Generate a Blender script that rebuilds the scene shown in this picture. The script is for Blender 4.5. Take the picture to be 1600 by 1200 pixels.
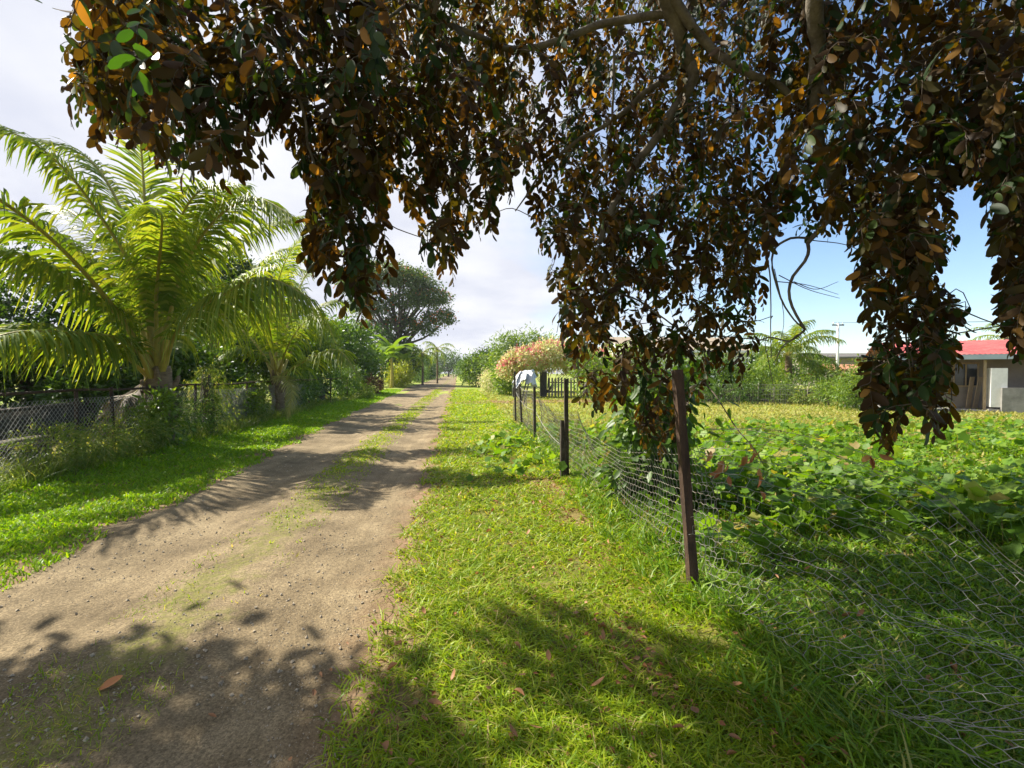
import bpy, math, random
import numpy as np
from mathutils import Vector
random.seed(7)
rng = np.random.default_rng(7)
R = math.radians
for o in list(bpy.data.objects):
    bpy.data.objects.remove(o)
scene = bpy.context.scene
COL = scene.collection

# ------------------------------------------------------------------ camera
CAM = np.array([0.0, 0.0, 1.6])
YAW, PITCH, FPX = R(6.47), R(1.37), 750.0
cd = bpy.data.cameras.new('camera')
cd.lens, cd.sensor_width = 36 * FPX / 1600, 36
cd.clip_start, cd.clip_end = 0.05, 5000
cam = bpy.data.objects.new('camera', cd)
COL.objects.link(cam)
cam.location = CAM
cam.rotation_euler = (R(90) - PITCH, 0, -YAW)
scene.camera = cam
C_F = np.array([math.sin(YAW) * math.cos(PITCH), math.cos(YAW) * math.cos(PITCH), -math.sin(PITCH)])
C_R = np.array([math.cos(YAW), -math.sin(YAW), 0])
C_U = np.cross(C_R, C_F)

def at(x, y, d):
    """world point seen at photo pixel (x, y) at depth d metres"""
    return CAM + d * (C_F + (x - 800) / FPX * C_R + (600 - y) / FPX * C_U)

def gp(x, y):
    v = at(x, y, 1) - CAM
    return CAM + v * (CAM[2] / -v[2])

def proj(P):
    q = np.asarray(P) - CAM
    d = q @ C_F
    ds = np.where(d > .05, d, .05)
    return 800 + FPX * (q @ C_R) / ds, 600 - FPX * (q @ C_U) / ds, d

# ------------------------------------------------------------------ light
SUN_AZ, SUN_EL = R(58), R(44)          # azimuth counted left from the road direction (+Y)
sun_dir = np.array([-math.sin(SUN_AZ) * math.cos(SUN_EL), math.cos(SUN_AZ) * math.cos(SUN_EL), math.sin(SUN_EL)])
sl = bpy.data.lights.new('sun', 'SUN')
sl.energy, sl.angle, sl.color = 5.0, R(0.55), (1.0, 0.93, 0.80)
so = bpy.data.objects.new('sun', sl)
COL.objects.link(so)
so.rotation_euler = Vector(sun_dir).to_track_quat('Z', 'Y').to_euler()
so.location = (0, 0, 30)
scene.view_settings.view_transform = 'Standard'
scene.view_settings.look = 'None'
scene.view_settings.exposure = 1.1
scene.view_settings.gamma = 1
scene.view_settings.use_curve_mapping = False

w = bpy.data.worlds.new('World')
scene.world = w
w.use_nodes = True
nt = w.node_tree
nt.nodes.clear()
def wn(t, **k):
    n = nt.nodes.new(t)
    for a, b in k.items():
        setattr(n, a, b)
    return n
sky = wn('ShaderNodeTexSky', sky_type='NISHITA', sun_disc=False)
sky.sun_elevation = SUN_EL
sky.sun_rotation = -SUN_AZ
sky.air_density, sky.dust_density, sky.ozone_density = 1.0, 0.25, 3.2
tc = wn('ShaderNodeTexCoord')
sep = wn('ShaderNodeSeparateXYZ')
nt.links.new(tc.outputs['Generated'], sep.inputs[0])
def wm(op, a, b=None, c=None, clamp=False):
    n = wn('ShaderNodeMath', operation=op, use_clamp=clamp)
    for i, v in enumerate((a, b, c)):
        if v is None: continue
        if isinstance(v, (int, float)): n.inputs[i].default_value = v
        else: nt.links.new(v, n.inputs[i])
    return n.outputs[0]
zz = wm('ADD', wm('MAXIMUM', sep.outputs['Z'], 0.0), 0.22)
cx, cy = wm('DIVIDE', sep.outputs['X'], zz), wm('DIVIDE', sep.outputs['Y'], zz)
cmb = wn('ShaderNodeCombineXYZ')
nt.links.new(cx, cmb.inputs[0]); nt.links.new(cy, cmb.inputs[1])
nz = wn('ShaderNodeTexNoise')
nz.inputs['Scale'].default_value, nz.inputs['Detail'].default_value, nz.inputs['Roughness'].default_value = 1.1, 8, 0.55
nt.links.new(cmb.outputs[0], nz.inputs['Vector'])
# cloud bank ahead and to the left, open blue to the right
side = wm('MULTIPLY_ADD', sep.outputs['X'], -2.3, 0.86)
low = wm('MULTIPLY', wm('SUBTRACT', 0.62, sep.outputs['Z']), 0.55)
behind = wm('MULTIPLY', wm('MINIMUM', sep.outputs['Y'], 0.0), 1.6)      # clouds cleared out of view behind the viewpoint, to weaken the fill light
cov = wm('ADD', wm('ADD', wm('ADD', wm('MULTIPLY_ADD', nz.outputs['Fac'], 2.0, -1.0), side), low), behind)
mask = wm('MULTIPLY', cov, 1.25, clamp=True)
nz2 = wn('ShaderNodeTexNoise')
nz2.inputs['Scale'].default_value, nz2.inputs['Detail'].default_value = 1.7, 5
nt.links.new(cmb.outputs[0], nz2.inputs['Vector'])
cr = wn('ShaderNodeValToRGB')
cr.color_ramp.elements[0].position, cr.color_ramp.elements[0].color = 0.36, (3.6, 3.75, 4.35, 1)
cr.color_ramp.elements[1].position, cr.color_ramp.elements[1].color = 0.62, (4.75, 4.8, 5.0, 1)
nt.links.new(nz2.outputs['Fac'], cr.inputs[0])
mx = wn('ShaderNodeMix', data_type='RGBA')
nt.links.new(mask, mx.inputs['Factor'])
nt.links.new(sky.outputs[0], mx.inputs['A'])
nt.links.new(cr.outputs[0], mx.inputs['B'])
bg = wn('ShaderNodeBackground')
bg.inputs['Strength'].default_value = 0.10
nt.links.new(mx.outputs['Result'], bg.inputs['Color'])
wo = wn('ShaderNodeOutputWorld')
nt.links.new(bg.outputs[0], wo.inputs['Surface'])

# ------------------------------------------------------------------ numpy helpers
def hash2(i, j, s=0):
    v = np.sin(i * 127.1 + j * 311.7 + s * 74.7) * 43758.5453
    return v - np.floor(v)

def vnoise(x, y, s=0):
    x, y = np.asarray(x, float), np.asarray(y, float)
    i, j = np.floor(x), np.floor(y)
    f, g = x - i, y - j
    f, g = f * f * (3 - 2 * f), g * g * (3 - 2 * g)
    return (hash2(i, j, s) * (1 - f) + hash2(i + 1, j, s) * f) * (1 - g) + (hash2(i, j + 1, s) * (1 - f) + hash2(i + 1, j + 1, s) * f) * g

def fbm(x, y, s=0, o=4):
    t, a, n = 0, 0.5, 0
    for k in range(o):
        t = t + a * vnoise(np.asarray(x) * 2 ** k, np.asarray(y) * 2 ** k, s + k)
        n += a
        a *= 0.5
    return t / n

def norm(v):
    return v / np.maximum(np.linalg.norm(v, axis=-1, keepdims=True), 1e-9)

def road_left(y):
    return np.interp(y, [-6, 0, 6, 10, 20, 50, 400], [-3.3, -3.3, -3.45, -3.7, -4.2, -5.3, -5.6]) + (fbm(np.asarray(y) * 1.3, 3.3, 5) - .5) * .55

def road_right(y):
    return -0.47 + (fbm(np.asarray(y) * 1.7, 8.1, 9) - .5) * .3

def height(x, y):
    x, y = np.asarray(x, float), np.asarray(y, float)
    h = (fbm(x * .7, y * .7, 1) - .5) * .09 + (fbm(x * 3, y * 3, 4, 2) - .5) * .025
    h = h - .045 * np.exp(-((x + 1.05) / .42) ** 2) - .045 * np.exp(-((x + 2.65) / .45) ** 2)
    h = h + .07 * np.exp(-((x - 1.75) / .45) ** 2) * (fbm(x * 2, y * .9, 3) + .2)
    h = h + .10 * np.exp(-((x + 6.2) / .6) ** 2)
    fade = np.clip(1.4 - np.hypot(x, y) / 60, 0, 1)
    return h * fade

class MB:
    """collects numpy pieces; build() links them as one mesh object"""
    def __init__(self): self.V, self.F, self.n = [], [], 0
    def add(self, V, F):
        V = np.asarray(V, float).reshape(-1, 3)
        self.V.append(V)
        for f in (F if isinstance(F, list) else [F]):
            self.F.append(np.asarray(f, int) + self.n)
        self.n += len(V)
        return self
    def tube(self, P, r, k=6, cap=True):
        P = np.asarray(P, float)
        n = len(P)
        r = np.broadcast_to(np.asarray(r, float), (n,)).reshape(n, 1, 1)
        T = norm(np.gradient(P, axis=0))
        ref = np.array([0, 0, 1.0]) if abs(T[:, 2]).mean() < .8 else np.array([0, 1.0, 0])
        A = norm(np.cross(T, ref)); B = np.cross(T, A)
        a = np.arange(k) * 2 * math.pi / k
        V = P[:, None] + r * (np.cos(a)[None, :, None] * A[:, None] + np.sin(a)[None, :, None] * B[:, None])
        i, j = np.meshgrid(np.arange(n - 1), np.arange(k), indexing='ij')
        i, j = i.ravel(), j.ravel(); j2 = (j + 1) % k
        F = [np.stack([i * k + j, i * k + j2, (i + 1) * k + j2, (i + 1) * k + j], 1)]
        if cap and k > 3:
            F += [np.arange(k)[::-1][None], (np.arange(k) + (n - 1) * k)[None]]
        return self.add(V.reshape(-1, 3), F)
    def box(self, c, s, rz=0.0, tilt=None):
        c, s = np.asarray(c, float), np.asarray(s, float) / 2
        q = np.array([[x, y, z] for x in (-1, 1) for y in (-1, 1) for z in (-1, 1)], float) * s
        if tilt is not None:
            q = q @ tilt.T
        m = np.array([[math.cos(rz), -math.sin(rz), 0], [math.sin(rz), math.cos(rz), 0], [0, 0, 1]])
        return self.add(q @ m.T + c, np.array([[0, 1, 3, 2], [4, 6, 7, 5], [0, 4, 5, 1], [2, 3, 7, 6], [0, 2, 6, 4], [1, 5, 7, 3]]))
    def inst(self, tv, tf, M, T):
        """copies of a template: M (n,3,3) columns are local axes, T (n,3)"""
        V = np.einsum('nij,kj->nki', M, tv) + T[:, None]
        n, k = len(T), len(tv)
        F = (np.asarray(tf)[None] + (np.arange(n) * k)[:, None, None]).reshape(-1, np.asarray(tf).shape[1])
        return self.add(V.reshape(-1, 3), F)
    def build(self, name, mat, parent=None, smooth=True):
        V = np.concatenate(self.V) if self.V else np.zeros((0, 3))
        if parent is not None:
            V = V - ORG[parent.name]
        me = bpy.data.meshes.new(name)
        me.vertices.add(len(V)); me.vertices.foreach_set('co', V.astype(np.float32).ravel())
        tot = np.concatenate([np.full(len(f), f.shape[1]) for f in self.F])
        idx = np.concatenate([f.ravel() for f in self.F])
        me.loops.add(len(idx)); me.loops.foreach_set('vertex_index', idx.astype(np.int32))
        me.polygons.add(len(tot))
        me.polygons.foreach_set('loop_start', np.concatenate([[0], np.cumsum(tot)[:-1]]).astype(np.int32))
        me.polygons.foreach_set('loop_total', tot.astype(np.int32))
        me.polygons.foreach_set('use_smooth', np.full(len(tot), smooth))
        me.materials.append(mat)
        me.update(calc_edges=True)
        o = bpy.data.objects.new(name, me)
        COL.objects.link(o)
        if parent is not None:
            o.parent = parent
            ORG[o.name] = ORG[parent.name]
        else:
            ORG[o.name] = np.zeros(3)
        return o
ORG = {}

def tag(o, label, cat, group=None):
    o['label'], o['category'] = label, cat
    if group: o['group'] = group
    return o
def thing(name, label, cat, loc, group=None):
    o = bpy.data.objects.new(name, None)
    COL.objects.link(o)
    o.location = [float(v) for v in loc]
    o.empty_display_size = .2
    ORG[o.name] = np.array(loc, float)
    return tag(o, label, cat, group)
def structure(o): o['kind'] = 'structure'; return o
def stuff(o): o['kind'] = 'stuff'; return o

def curve(P, n):
    """Catmull-Rom through control points"""
    P = np.asarray(P, float)
    Q = np.vstack([2 * P[0] - P[1], P, 2 * P[-1] - P[-2]])
    t = np.linspace(0, len(P) - 1 - 1e-6, n)
    i = t.astype(int); f = (t - i)[:, None]
    a, b, c, d = Q[i], Q[i + 1], Q[i + 2], Q[i + 3]
    return .5 * (2 * b + (c - a) * f + (2 * a - 5 * b + 4 * c - d) * f ** 2 + (3 * b - a - 3 * c + d) * f ** 3)

# ------------------------------------------------------------------ materials
def mat(name):
    m = bpy.data.materials.new(name)
    m.use_nodes = True
    t = m.node_tree
    t.nodes.clear()
    out = t.nodes.new('ShaderNodeOutputMaterial')
    def N(k, **kw):
        n = t.nodes.new(k)
        for a, b in kw.items():
            if a.startswith('i_'): n.inputs[a[2:].replace('_', ' ')].default_value = b
            else: setattr(n, a, b)
        return n
    return m, t, out, N
def ramp(N, t, src, stops):
    r = N('ShaderNodeValToRGB')
    e = r.color_ramp.elements
    while len(e) < len(stops): e.new(0.5)
    for k, (p, c) in enumerate(stops):
        e[k].position, e[k].color = p, (*c, 1)
    t.links.new(src, r.inputs[0])
    return r.outputs[0]
def rough_mat(name, c1, c2, scale=8, rough=.85, bump=.3, bscale=40, spec=.3, stretch=None):
    m, t, out, N = mat(name)
    co = N('ShaderNodeTexCoord')
    src = co.outputs['Object']
    if stretch:
        mp = N('ShaderNodeMapping'); mp.inputs['Scale'].default_value = stretch
        t.links.new(src, mp.inputs[0]); src = mp.outputs[0]
    n1 = N('ShaderNodeTexNoise', i_Scale=scale, i_Detail=6.0, i_Roughness=.65)
    t.links.new(src, n1.inputs['Vector'])
    c = ramp(N, t, n1.outputs['Fac'], [(.3, c1), (.7, c2)])
    n2 = N('ShaderNodeTexNoise', i_Scale=bscale, i_Detail=5.0)
    t.links.new(src, n2.inputs['Vector'])
    b = N('ShaderNodeBump', i_Strength=bump, i_Distance=.02)
    t.links.new(n2.outputs['Fac'], b.inputs['Height'])
    p = N('ShaderNodeBsdfPrincipled', i_Roughness=rough)
    p.inputs['Specular IOR Level'].default_value = spec
    t.links.new(c, p.inputs['Base Color']); t.links.new(b.outputs[0], p.inputs['Normal'])
    t.links.new(p.outputs[0], out.inputs[0])
    return m
def leaf_mat(name, stops, trans=.45, tmul=(1.5, 1.35, .6), rough=.45, under=None, spec=.5, vein=0):
    """per-leaf random colour, light passing through the blade; 'under' colours the lower face of the leaf"""
    m, t, out, N = mat(name)
    g = N('ShaderNodeNewGeometry')
    c = ramp(N, t, g.outputs['Random Per Island'], stops)
    if under:
        cu = ramp(N, t, g.outputs['Random Per Island'], under)
        mxx = N('ShaderNodeMix', data_type='RGBA')
        t.links.new(g.outputs['Backfacing'], mxx.inputs['Factor'])
        t.links.new(c, mxx.inputs['A']); t.links.new(cu, mxx.inputs['B'])
        c = mxx.outputs['Result']
    p = N('ShaderNodeBsdfPrincipled', i_Roughness=rough)
    p.inputs['Specular IOR Level'].default_value = spec
    t.links.new(c, p.inputs['Base Color'])
    tr = N('ShaderNodeBsdfTranslucent')
    mu = N('ShaderNodeMix', data_type='RGBA', blend_type='MULTIPLY')
    mu.inputs['Factor'].default_value = 1
    mu.inputs['B'].default_value = (*tmul, 1)
    t.links.new(c, mu.inputs['A']); t.links.new(mu.outputs['Result'], tr.inputs['Color'])
    ms = N('ShaderNodeMixShader'); ms.inputs[0].default_value = trans
    t.links.new(p.outputs[0], ms.inputs[1]); t.links.new(tr.outputs[0], ms.inputs[2])
    t.links.new(ms.outputs[0], out.inputs[0])
    return m

M = {}
M['bark'] = rough_mat('bark', (.06, .05, .036), (.24, .21, .16), 9, .9, .6, 45)
M['dark_bark'] = rough_mat('dark_bark', (.05, .04, .03), (.14, .11, .08), 9, .9, .6, 45)
M['palm_trunk'] = rough_mat('palm_trunk', (.10, .07, .045), (.26, .19, .12), 6, .9, .7, 25, stretch=(1, 1, 4))
M['rust'] = rough_mat('rust', (.020, .014, .011), (.105, .060, .036), 11, .85, .6, 60, stretch=(1, 1, .35))
M['dark_post'] = rough_mat('dark_post', (.03, .025, .02), (.10, .08, .06), 12, .9, .5, 50)
M['wire'] = rough_mat('wire', (.20, .19, .17), (.38, .36, .32), 20, .55, .1, 50, .5)
M['old_wire'] = rough_mat('old_wire', (.13, .115, .09), (.33, .30, .25), 9, .6, .1, 50, .5)
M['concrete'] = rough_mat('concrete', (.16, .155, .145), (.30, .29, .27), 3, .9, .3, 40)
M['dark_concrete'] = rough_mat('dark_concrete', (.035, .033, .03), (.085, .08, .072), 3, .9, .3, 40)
M['white_paint'] = rough_mat('white_paint', (.62, .62, .60), (.80, .80, .78), 4, .6, .1, 40)
M['grey_wall'] = rough_mat('grey_wall', (.22, .19, .16), (.31, .27, .225), 2, .85, .15, 40)
M['planks'] = rough_mat('planks', (.30, .22, .13), (.46, .35, .22), 5, .8, .3, 30, stretch=(6, 6, 1))
M['glass'] = rough_mat('glass', (.02, .025, .03), (.04, .045, .05), 2, .12, 0, 10, .6)
M['tarp'] = rough_mat('tarp', (.42, .44, .48), (.62, .64, .67), 6, .4, .5, 15, .5)
M['red_roof'] = rough_mat('red_roof', (.33, .055, .05), (.52, .14, .12), 2.2, .55, .1, 20)
M['orange_roof'] = rough_mat('orange_roof', (.42, .19, .10), (.55, .28, .16), 1.5, .7, .1, 20)
M['dark_roof'] = rough_mat('dark_roof', (.09, .085, .08), (.15, .14, .13), 1.5, .7, .1, 20)
M['tan_roof'] = rough_mat('tan_roof', (.28, .22, .16), (.36, .30, .22), 1.5, .8, .1, 20)
M['blue_fascia'] = rough_mat('blue_fascia', (.30, .38, .43), (.38, .46, .50), 2, .6, .05, 20)
M['stone'] = rough_mat('stone', (.26, .21, .145), (.50, .42, .31), 25, .9, .2, 60)
M['litter'] = leaf_mat('litter', [(0, (.20, .07, .03)), (.4, (.33, .13, .05)), (.7, (.42, .22, .10)), (1, (.28, .17, .10))], .2, (1.2, 1, .7), .6)
M['orange_leaf'] = leaf_mat('orange_leaf', [(0, (.52, .19, .06)), (1, (.60, .26, .10))], .25, (1.2, 1, .7), .6)
M['star_leaf'] = leaf_mat('star_leaf', [(0, (.014, .034, .008)), (.6, (.024, .055, .010)), (1, (.05, .085, .012))], .38, (2.2, 1.75, .45), .5, spec=.22,
                          under=[(0, (.028, .015, .004)), (.34, (.050, .027, .006)), (.50, (.042, .036, .006)), (.68, (.062, .058, .008)), (.84, (.085, .048, .009)), (.955, (.13, .07, .014)), (.988, (.30, .16, .035)), (1, (.42, .22, .06))])
M['star_leaf_fresh'] = leaf_mat('star_leaf_fresh', [(0, (.035, .10, .015)), (1, (.06, .14, .02))], .4, (1.4, 1.4, .4), .4)
M['dead_leaf'] = leaf_mat('dead_leaf', [(0, (.28, .10, .045)), (.5, (.40, .20, .08)), (1, (.55, .33, .12))], .4, (1.3, 1, .6), .6)
M['palm_leaf'] = leaf_mat('palm_leaf', [(0, (.085, .16, .018)), (.5, (.14, .22, .022)), (1, (.27, .31, .05))], .48, (1.7, 1.5, .4), .5, spec=.35)
M['palm_pale'] = leaf_mat('palm_pale', [(0, (.22, .26, .07)), (1, (.42, .40, .16))], .4, (1.4, 1.2, .5), .4)
M['palm_dry'] = leaf_mat('palm_dry', [(0, (.09, .06, .03)), (1, (.20, .14, .075))], .25, (1.2, 1.1, .7), .7)
M['rachis'] = rough_mat('rachis', (.26, .22, .045), (.42, .33, .07), 5, .5, .1, 30)
M['leaf_dark'] = leaf_mat('leaf_dark', [(0, (.02, .05, .01)), (.6, (.04, .09, .015)), (1, (.07, .13, .02))], .35, (1.7, 1.6, .5))
M['leaf_mid'] = leaf_mat('leaf_mid', [(0, (.045, .10, .015)), (.6, (.08, .16, .022)), (1, (.13, .22, .03))], .42, (1.6, 1.5, .4))
M['leaf_olive'] = leaf_mat('leaf_olive', [(0, (.045, .085, .018)), (.6, (.08, .135, .028)), (1, (.14, .19, .04))], .35, (1.5, 1.4, .5))
M['leaf_light'] = leaf_mat('leaf_light', [(0, (.10, .18, .025)), (.6, (.15, .25, .03)), (1, (.24, .31, .05))], .45, (1.5, 1.4, .4))
M['leaf_yellow'] = leaf_mat('leaf_yellow', [(0, (.20, .27, .03)), (.6, (.32, .37, .04)), (1, (.45, .45, .07))], .45, (1.4, 1.3, .4))
M['leaf_blossom'] = leaf_mat('leaf_blossom', [(0, (.26, .36, .08)), (.35, (.56, .60, .22)), (.8, (.74, .70, .42)), (1, (.76, .52, .44))], .45, (1.1, 1.08, .85))
M['leaf_red'] = leaf_mat('leaf_red', [(0, (.07, .02, .02)), (.6, (.14, .04, .03)), (1, (.22, .12, .03))], .3, (1.5, 1.0, .6))
M['pink'] = leaf_mat('pink', [(0, (.62, .08, .16)), (1, (.75, .25, .28))], .35, (1.2, 1, 1))
M['orange_flower'] = leaf_mat('orange_flower', [(0, (.75, .13, .03)), (1, (.80, .24, .05))], .3, (1.2, 1, 1))
M['vine'] = leaf_mat('vine', [(0, (.08, .18, .014)), (.55, (.15, .28, .022)), (.93, (.26, .38, .05)), (.97, (.36, .34, .08)), (1, (.36, .25, .10))], .48, (1.5, 1.4, .35), .5, spec=.35)
M['weed'] = leaf_mat('weed', [(0, (.11, .19, .03)), (.6, (.19, .27, .045)), (.9, (.30, .33, .08)), (1, (.42, .37, .14))], .48, (1.45, 1.35, .5))
M['grass'] = leaf_mat('grass', [(0, (.15, .26, .010)), (.45, (.25, .37, .012)), (.86, (.38, .46, .02)), (.94, (.48, .42, .11)), (1, (.50, .38, .20))], .45, (1.5, 1.4, .3), .45, spec=.35)
M['lush_grass'] = leaf_mat('lush_grass', [(0, (.12, .25, .010)), (.5, (.19, .36, .012)), (.95, (.29, .42, .02)), (1, (.42, .40, .10))], .45, (1.5, 1.4, .3), .45, spec=.3)
M['field_grass'] = leaf_mat('field_grass', [(0, (.09, .20, .012)), (.5, (.15, .28, .018)), (.88, (.24, .36, .03)), (1, (.45, .38, .15))], .45, (1.5, 1.4, .3), .45, spec=.35)
M['dry_grass'] = leaf_mat('dry_grass', [(0, (.22, .27, .05)), (.5, (.34, .34, .09)), (1, (.46, .40, .17))], .4, (1.3, 1.2, .5), .6, spec=.2)

# ground: soil and moss under the grass blades
m, t, out, N = mat('ground')
co = N('ShaderNodeTexCoord')
n1 = N('ShaderNodeTexNoise', i_Scale=1.2, i_Detail=8.0, i_Roughness=.65)
n2 = N('ShaderNodeTexNoise', i_Scale=22.0, i_Detail=6.0, i_Roughness=.7)
n3 = N('ShaderNodeTexNoise', i_Scale=.12, i_Detail=4.0)
for n in (n1, n2, n3): t.links.new(co.outputs['Object'], n.inputs['Vector'])
ca = ramp(N, t, n1.outputs['Fac'], [(.34, (.24, .17, .10)), (.44, (.20, .17, .06)), (.6, (.15, .17, .04)), (.75, (.19, .19, .05))])
cb = ramp(N, t, n2.outputs['Fac'], [(.3, (.55, .55, .5)), (.7, (1.25, 1.2, 1.0))])
mu = N('ShaderNodeMix', data_type='RGBA', blend_type='MULTIPLY'); mu.inputs['Factor'].default_value = 1
t.links.new(ca, mu.inputs['A']); t.links.new(cb, mu.inputs['B'])
far = ramp(N, t, n3.outputs['Fac'], [(.4, (.20, .28, .04)), (.6, (.33, .33, .08))])
sp = N('ShaderNodeSeparateXYZ'); t.links.new(co.outputs['Object'], sp.inputs[0])
mr = N('ShaderNodeMapRange'); mr.inputs['From Min'].default_value = 12; mr.inputs['From Max'].default_value = 17
t.links.new(sp.outputs['Y'], mr.inputs['Value'])
mg = N('ShaderNodeMix', data_type='RGBA')
t.links.new(mr.outputs[0], mg.inputs['Factor']); t.links.new(mu.outputs['Result'], mg.inputs['A']); t.links.new(far, mg.inputs['B'])
def gm(op, a, b_=None, c_=None, clamp=False):
    n = N('ShaderNodeMath', operation=op, use_clamp=clamp)
    for i, v in enumerate((a, b_, c_)):
        if v is None: continue
        if isinstance(v, (int, float)): n.inputs[i].default_value = v
        else: t.links.new(v, n.inputs[i])
    return n.outputs[0]
# bare soil along both edges of the track
bare = gm('MAXIMUM', gm('SUBTRACT', 1.0, gm('MULTIPLY', gm('ABSOLUTE', gm('ADD', sp.outputs['X'], .50)), 2.6)), gm('SUBTRACT', 1.0, gm('MULTIPLY', gm('ABSOLUTE', gm('ADD', sp.outputs['X'], 3.65)), 1.7)))
bare = gm('MULTIPLY', gm('ADD', bare, gm('MULTIPLY_ADD', n1.outputs['Fac'], 2.0, -1.15)), 2.5, clamp=True)
soil = ramp(N, t, n2.outputs['Fac'], [(.3, (.17, .11, .06)), (.7, (.31, .21, .13))])
ms_ = N('ShaderNodeMix', data_type='RGBA')
t.links.new(bare, ms_.inputs['Factor']); t.links.new(mg.outputs['Result'], ms_.inputs['A']); t.links.new(soil, ms_.inputs['B'])
mg = ms_
b = N('ShaderNodeBump', i_Strength=.6, i_Distance=.03); t.links.new(n2.outputs['Fac'], b.inputs['Height'])
p = N('ShaderNodeBsdfPrincipled', i_Roughness=.95); p.inputs['Specular IOR Level'].default_value = .15
t.links.new(mg.outputs['Result'], p.inputs['Base Color']); t.links.new(b.outputs[0], p.inputs['Normal']); t.links.new(p.outputs[0], out.inputs[0])
M['ground'] = m

# road: sandy dirt with gravel, a mossy strip between the wheel tracks, redder crumbling edge
m, t, out, N = mat('dirt')
co = N('ShaderNodeTexCoord'); O = co.outputs['Object']
def noise(s, d=6.0, r=.6):
    n = N('ShaderNodeTexNoise', i_Scale=s, i_Detail=d, i_Roughness=r); t.links.new(O, n.inputs['Vector']); return n.outputs['Fac']
def mth(op, a, b=None, c=None, clamp=False):
    n = N('ShaderNodeMath', operation=op, use_clamp=clamp)
    for i, v in enumerate((a, b, c)):
        if v is None: continue
        if isinstance(v, (int, float)): n.inputs[i].default_value = v
        else: t.links.new(v, n.inputs[i])
    return n.outputs[0]
def mix(f, a, b, bt='MIX'):
    n = N('ShaderNodeMix', data_type='RGBA', blend_type=bt)
    if isinstance(f, float): n.inputs['Factor'].default_value = f
    else: t.links.new(f, n.inputs['Factor'])
    for k, v in (('A', a), ('B', b)):
        if isinstance(v, tuple): n.inputs[k].default_value = (*v, 1)
        else: t.links.new(v, n.inputs[k])
    return n.outputs['Result']
sp = N('ShaderNodeSeparateXYZ'); t.links.new(O, sp.inputs[0])
X = sp.outputs['X']
base = ramp(N, t, noise(1.6, 8.0, .65), [(.3, (.135, .103, .060)), (.5, (.225, .174, .103)), (.7, (.325, .256, .155))])
fine = ramp(N, t, noise(60, 5.0, .75), [(.3, (.50, .48, .46)), (.5, (1, 1, 1)), (.72, (1.45, 1.42, 1.38))])
base = mix(1.0, base, fine, 'MULTIPLY')
vo = N('ShaderNodeTexVoronoi', i_Scale=110.0); t.links.new(O, vo.inputs['Vector'])
peb = ramp(N, t, vo.outputs['Color'], [(0, (.55, .53, .51)), (.5, (1, 1, 1)), (1, (1.6, 1.57, 1.5))])
base = mix(.65, base, peb, 'MULTIPLY')
mp = N('ShaderNodeMapping'); mp.inputs['Scale'].default_value = (5.0, .35, 1)
t.links.new(O, mp.inputs[0])
ns = N('ShaderNodeTexNoise', i_Scale=1.6, i_Detail=7.0, i_Roughness=.62); t.links.new(mp.outputs[0], ns.inputs['Vector'])
base = mix(.8, base, ramp(N, t, ns.outputs['Fac'], [(.3, (.74, .72, .70)), (.52, (1, 1, 1)), (.72, (1.18, 1.17, 1.15))]), 'MULTIPLY')   # streaks left by tyres
strip = mth('SUBTRACT', 1.0, mth('MULTIPLY', mth('ABSOLUTE', mth('ADD', X, 1.82)), 2.4))
mm = mth('MULTIPLY', mth('ADD', strip, mth('MULTIPLY_ADD', noise(2.2, 8.0, .75), 4.0, -2.35)), 2.2, clamp=True)
moss = ramp(N, t, noise(30, 4.0), [(.3, (.13, .14, .03)), (.7, (.24, .24, .05))])
base = mix(mth('MULTIPLY', mm, mth('MULTIPLY', ramp(N, t, noise(18, 6.0, .75), [(.38, (.1, .1, .1)), (.6, (.8, .8, .8))]), 1.0)), base, moss)
edge = mth('MULTIPLY', mth('ADD', mth('MULTIPLY_ADD', X, 1.6, 1.35), mth('MULTIPLY_ADD', noise(3.0), 1.2, -.7)), 1.0, clamp=True)
base = mix(mth('MULTIPLY', edge, .55), base, (.27, .145, .07))
h = mth('ADD', mth('MULTIPLY', vo.outputs['Distance'], -.35), mth('MULTIPLY_ADD', noise(9, 8.0, .75), 2.4, mth('MULTIPLY', noise(140, 4.0, .8), .45)))
b = N('ShaderNodeBump', i_Strength=.8, i_Distance=.012); t.links.new(h, b.inputs['Height'])
p = N('ShaderNodeBsdfPrincipled', i_Roughness=.92); p.inputs['Specular IOR Level'].default_value = .2
t.links.new(base, p.inputs['Base Color']); t.links.new(b.outputs[0], p.inputs['Normal']); t.links.new(p.outputs[0], out.inputs[0])
M['dirt'] = m

# ------------------------------------------------------------------ setting
def axis_pts(lo, hi, step, far_lo, far_hi):
    a = list(np.arange(lo, hi + 1e-6, step))
    s, v = step, hi
    while v < far_hi: s *= 1.25; v += s; a.append(v)
    s, v = step, lo
    while v > far_lo: s *= 1.25; v -= s; a.insert(0, v)
    return np.array(a)
gx, gy = axis_pts(-8, 9, .11, -420, 420), axis_pts(-4, 22, .12, -100, 520)
def grid(xs2, ys2, zoff):
    n, k = xs2.shape
    V = np.stack([xs2, ys2, height(xs2, ys2) + zoff], -1).reshape(-1, 3)
    i, j = np.meshgrid(np.arange(n - 1), np.arange(k - 1), indexing='ij')
    q = (i * k + j).ravel()
    return V, np.stack([q, q + 1, q + k + 1, q + k], 1)
Y2, X2 = np.meshgrid(gy, gx, indexing='ij')
structure(MB().add(*grid(X2, Y2, 0)).build('ground', M['ground']))
ry = axis_pts(-4, 25, .07, -20, 400)
rx = np.linspace(0, 1, 40)
RL, RR = road_left(ry), road_right(ry)
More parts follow.
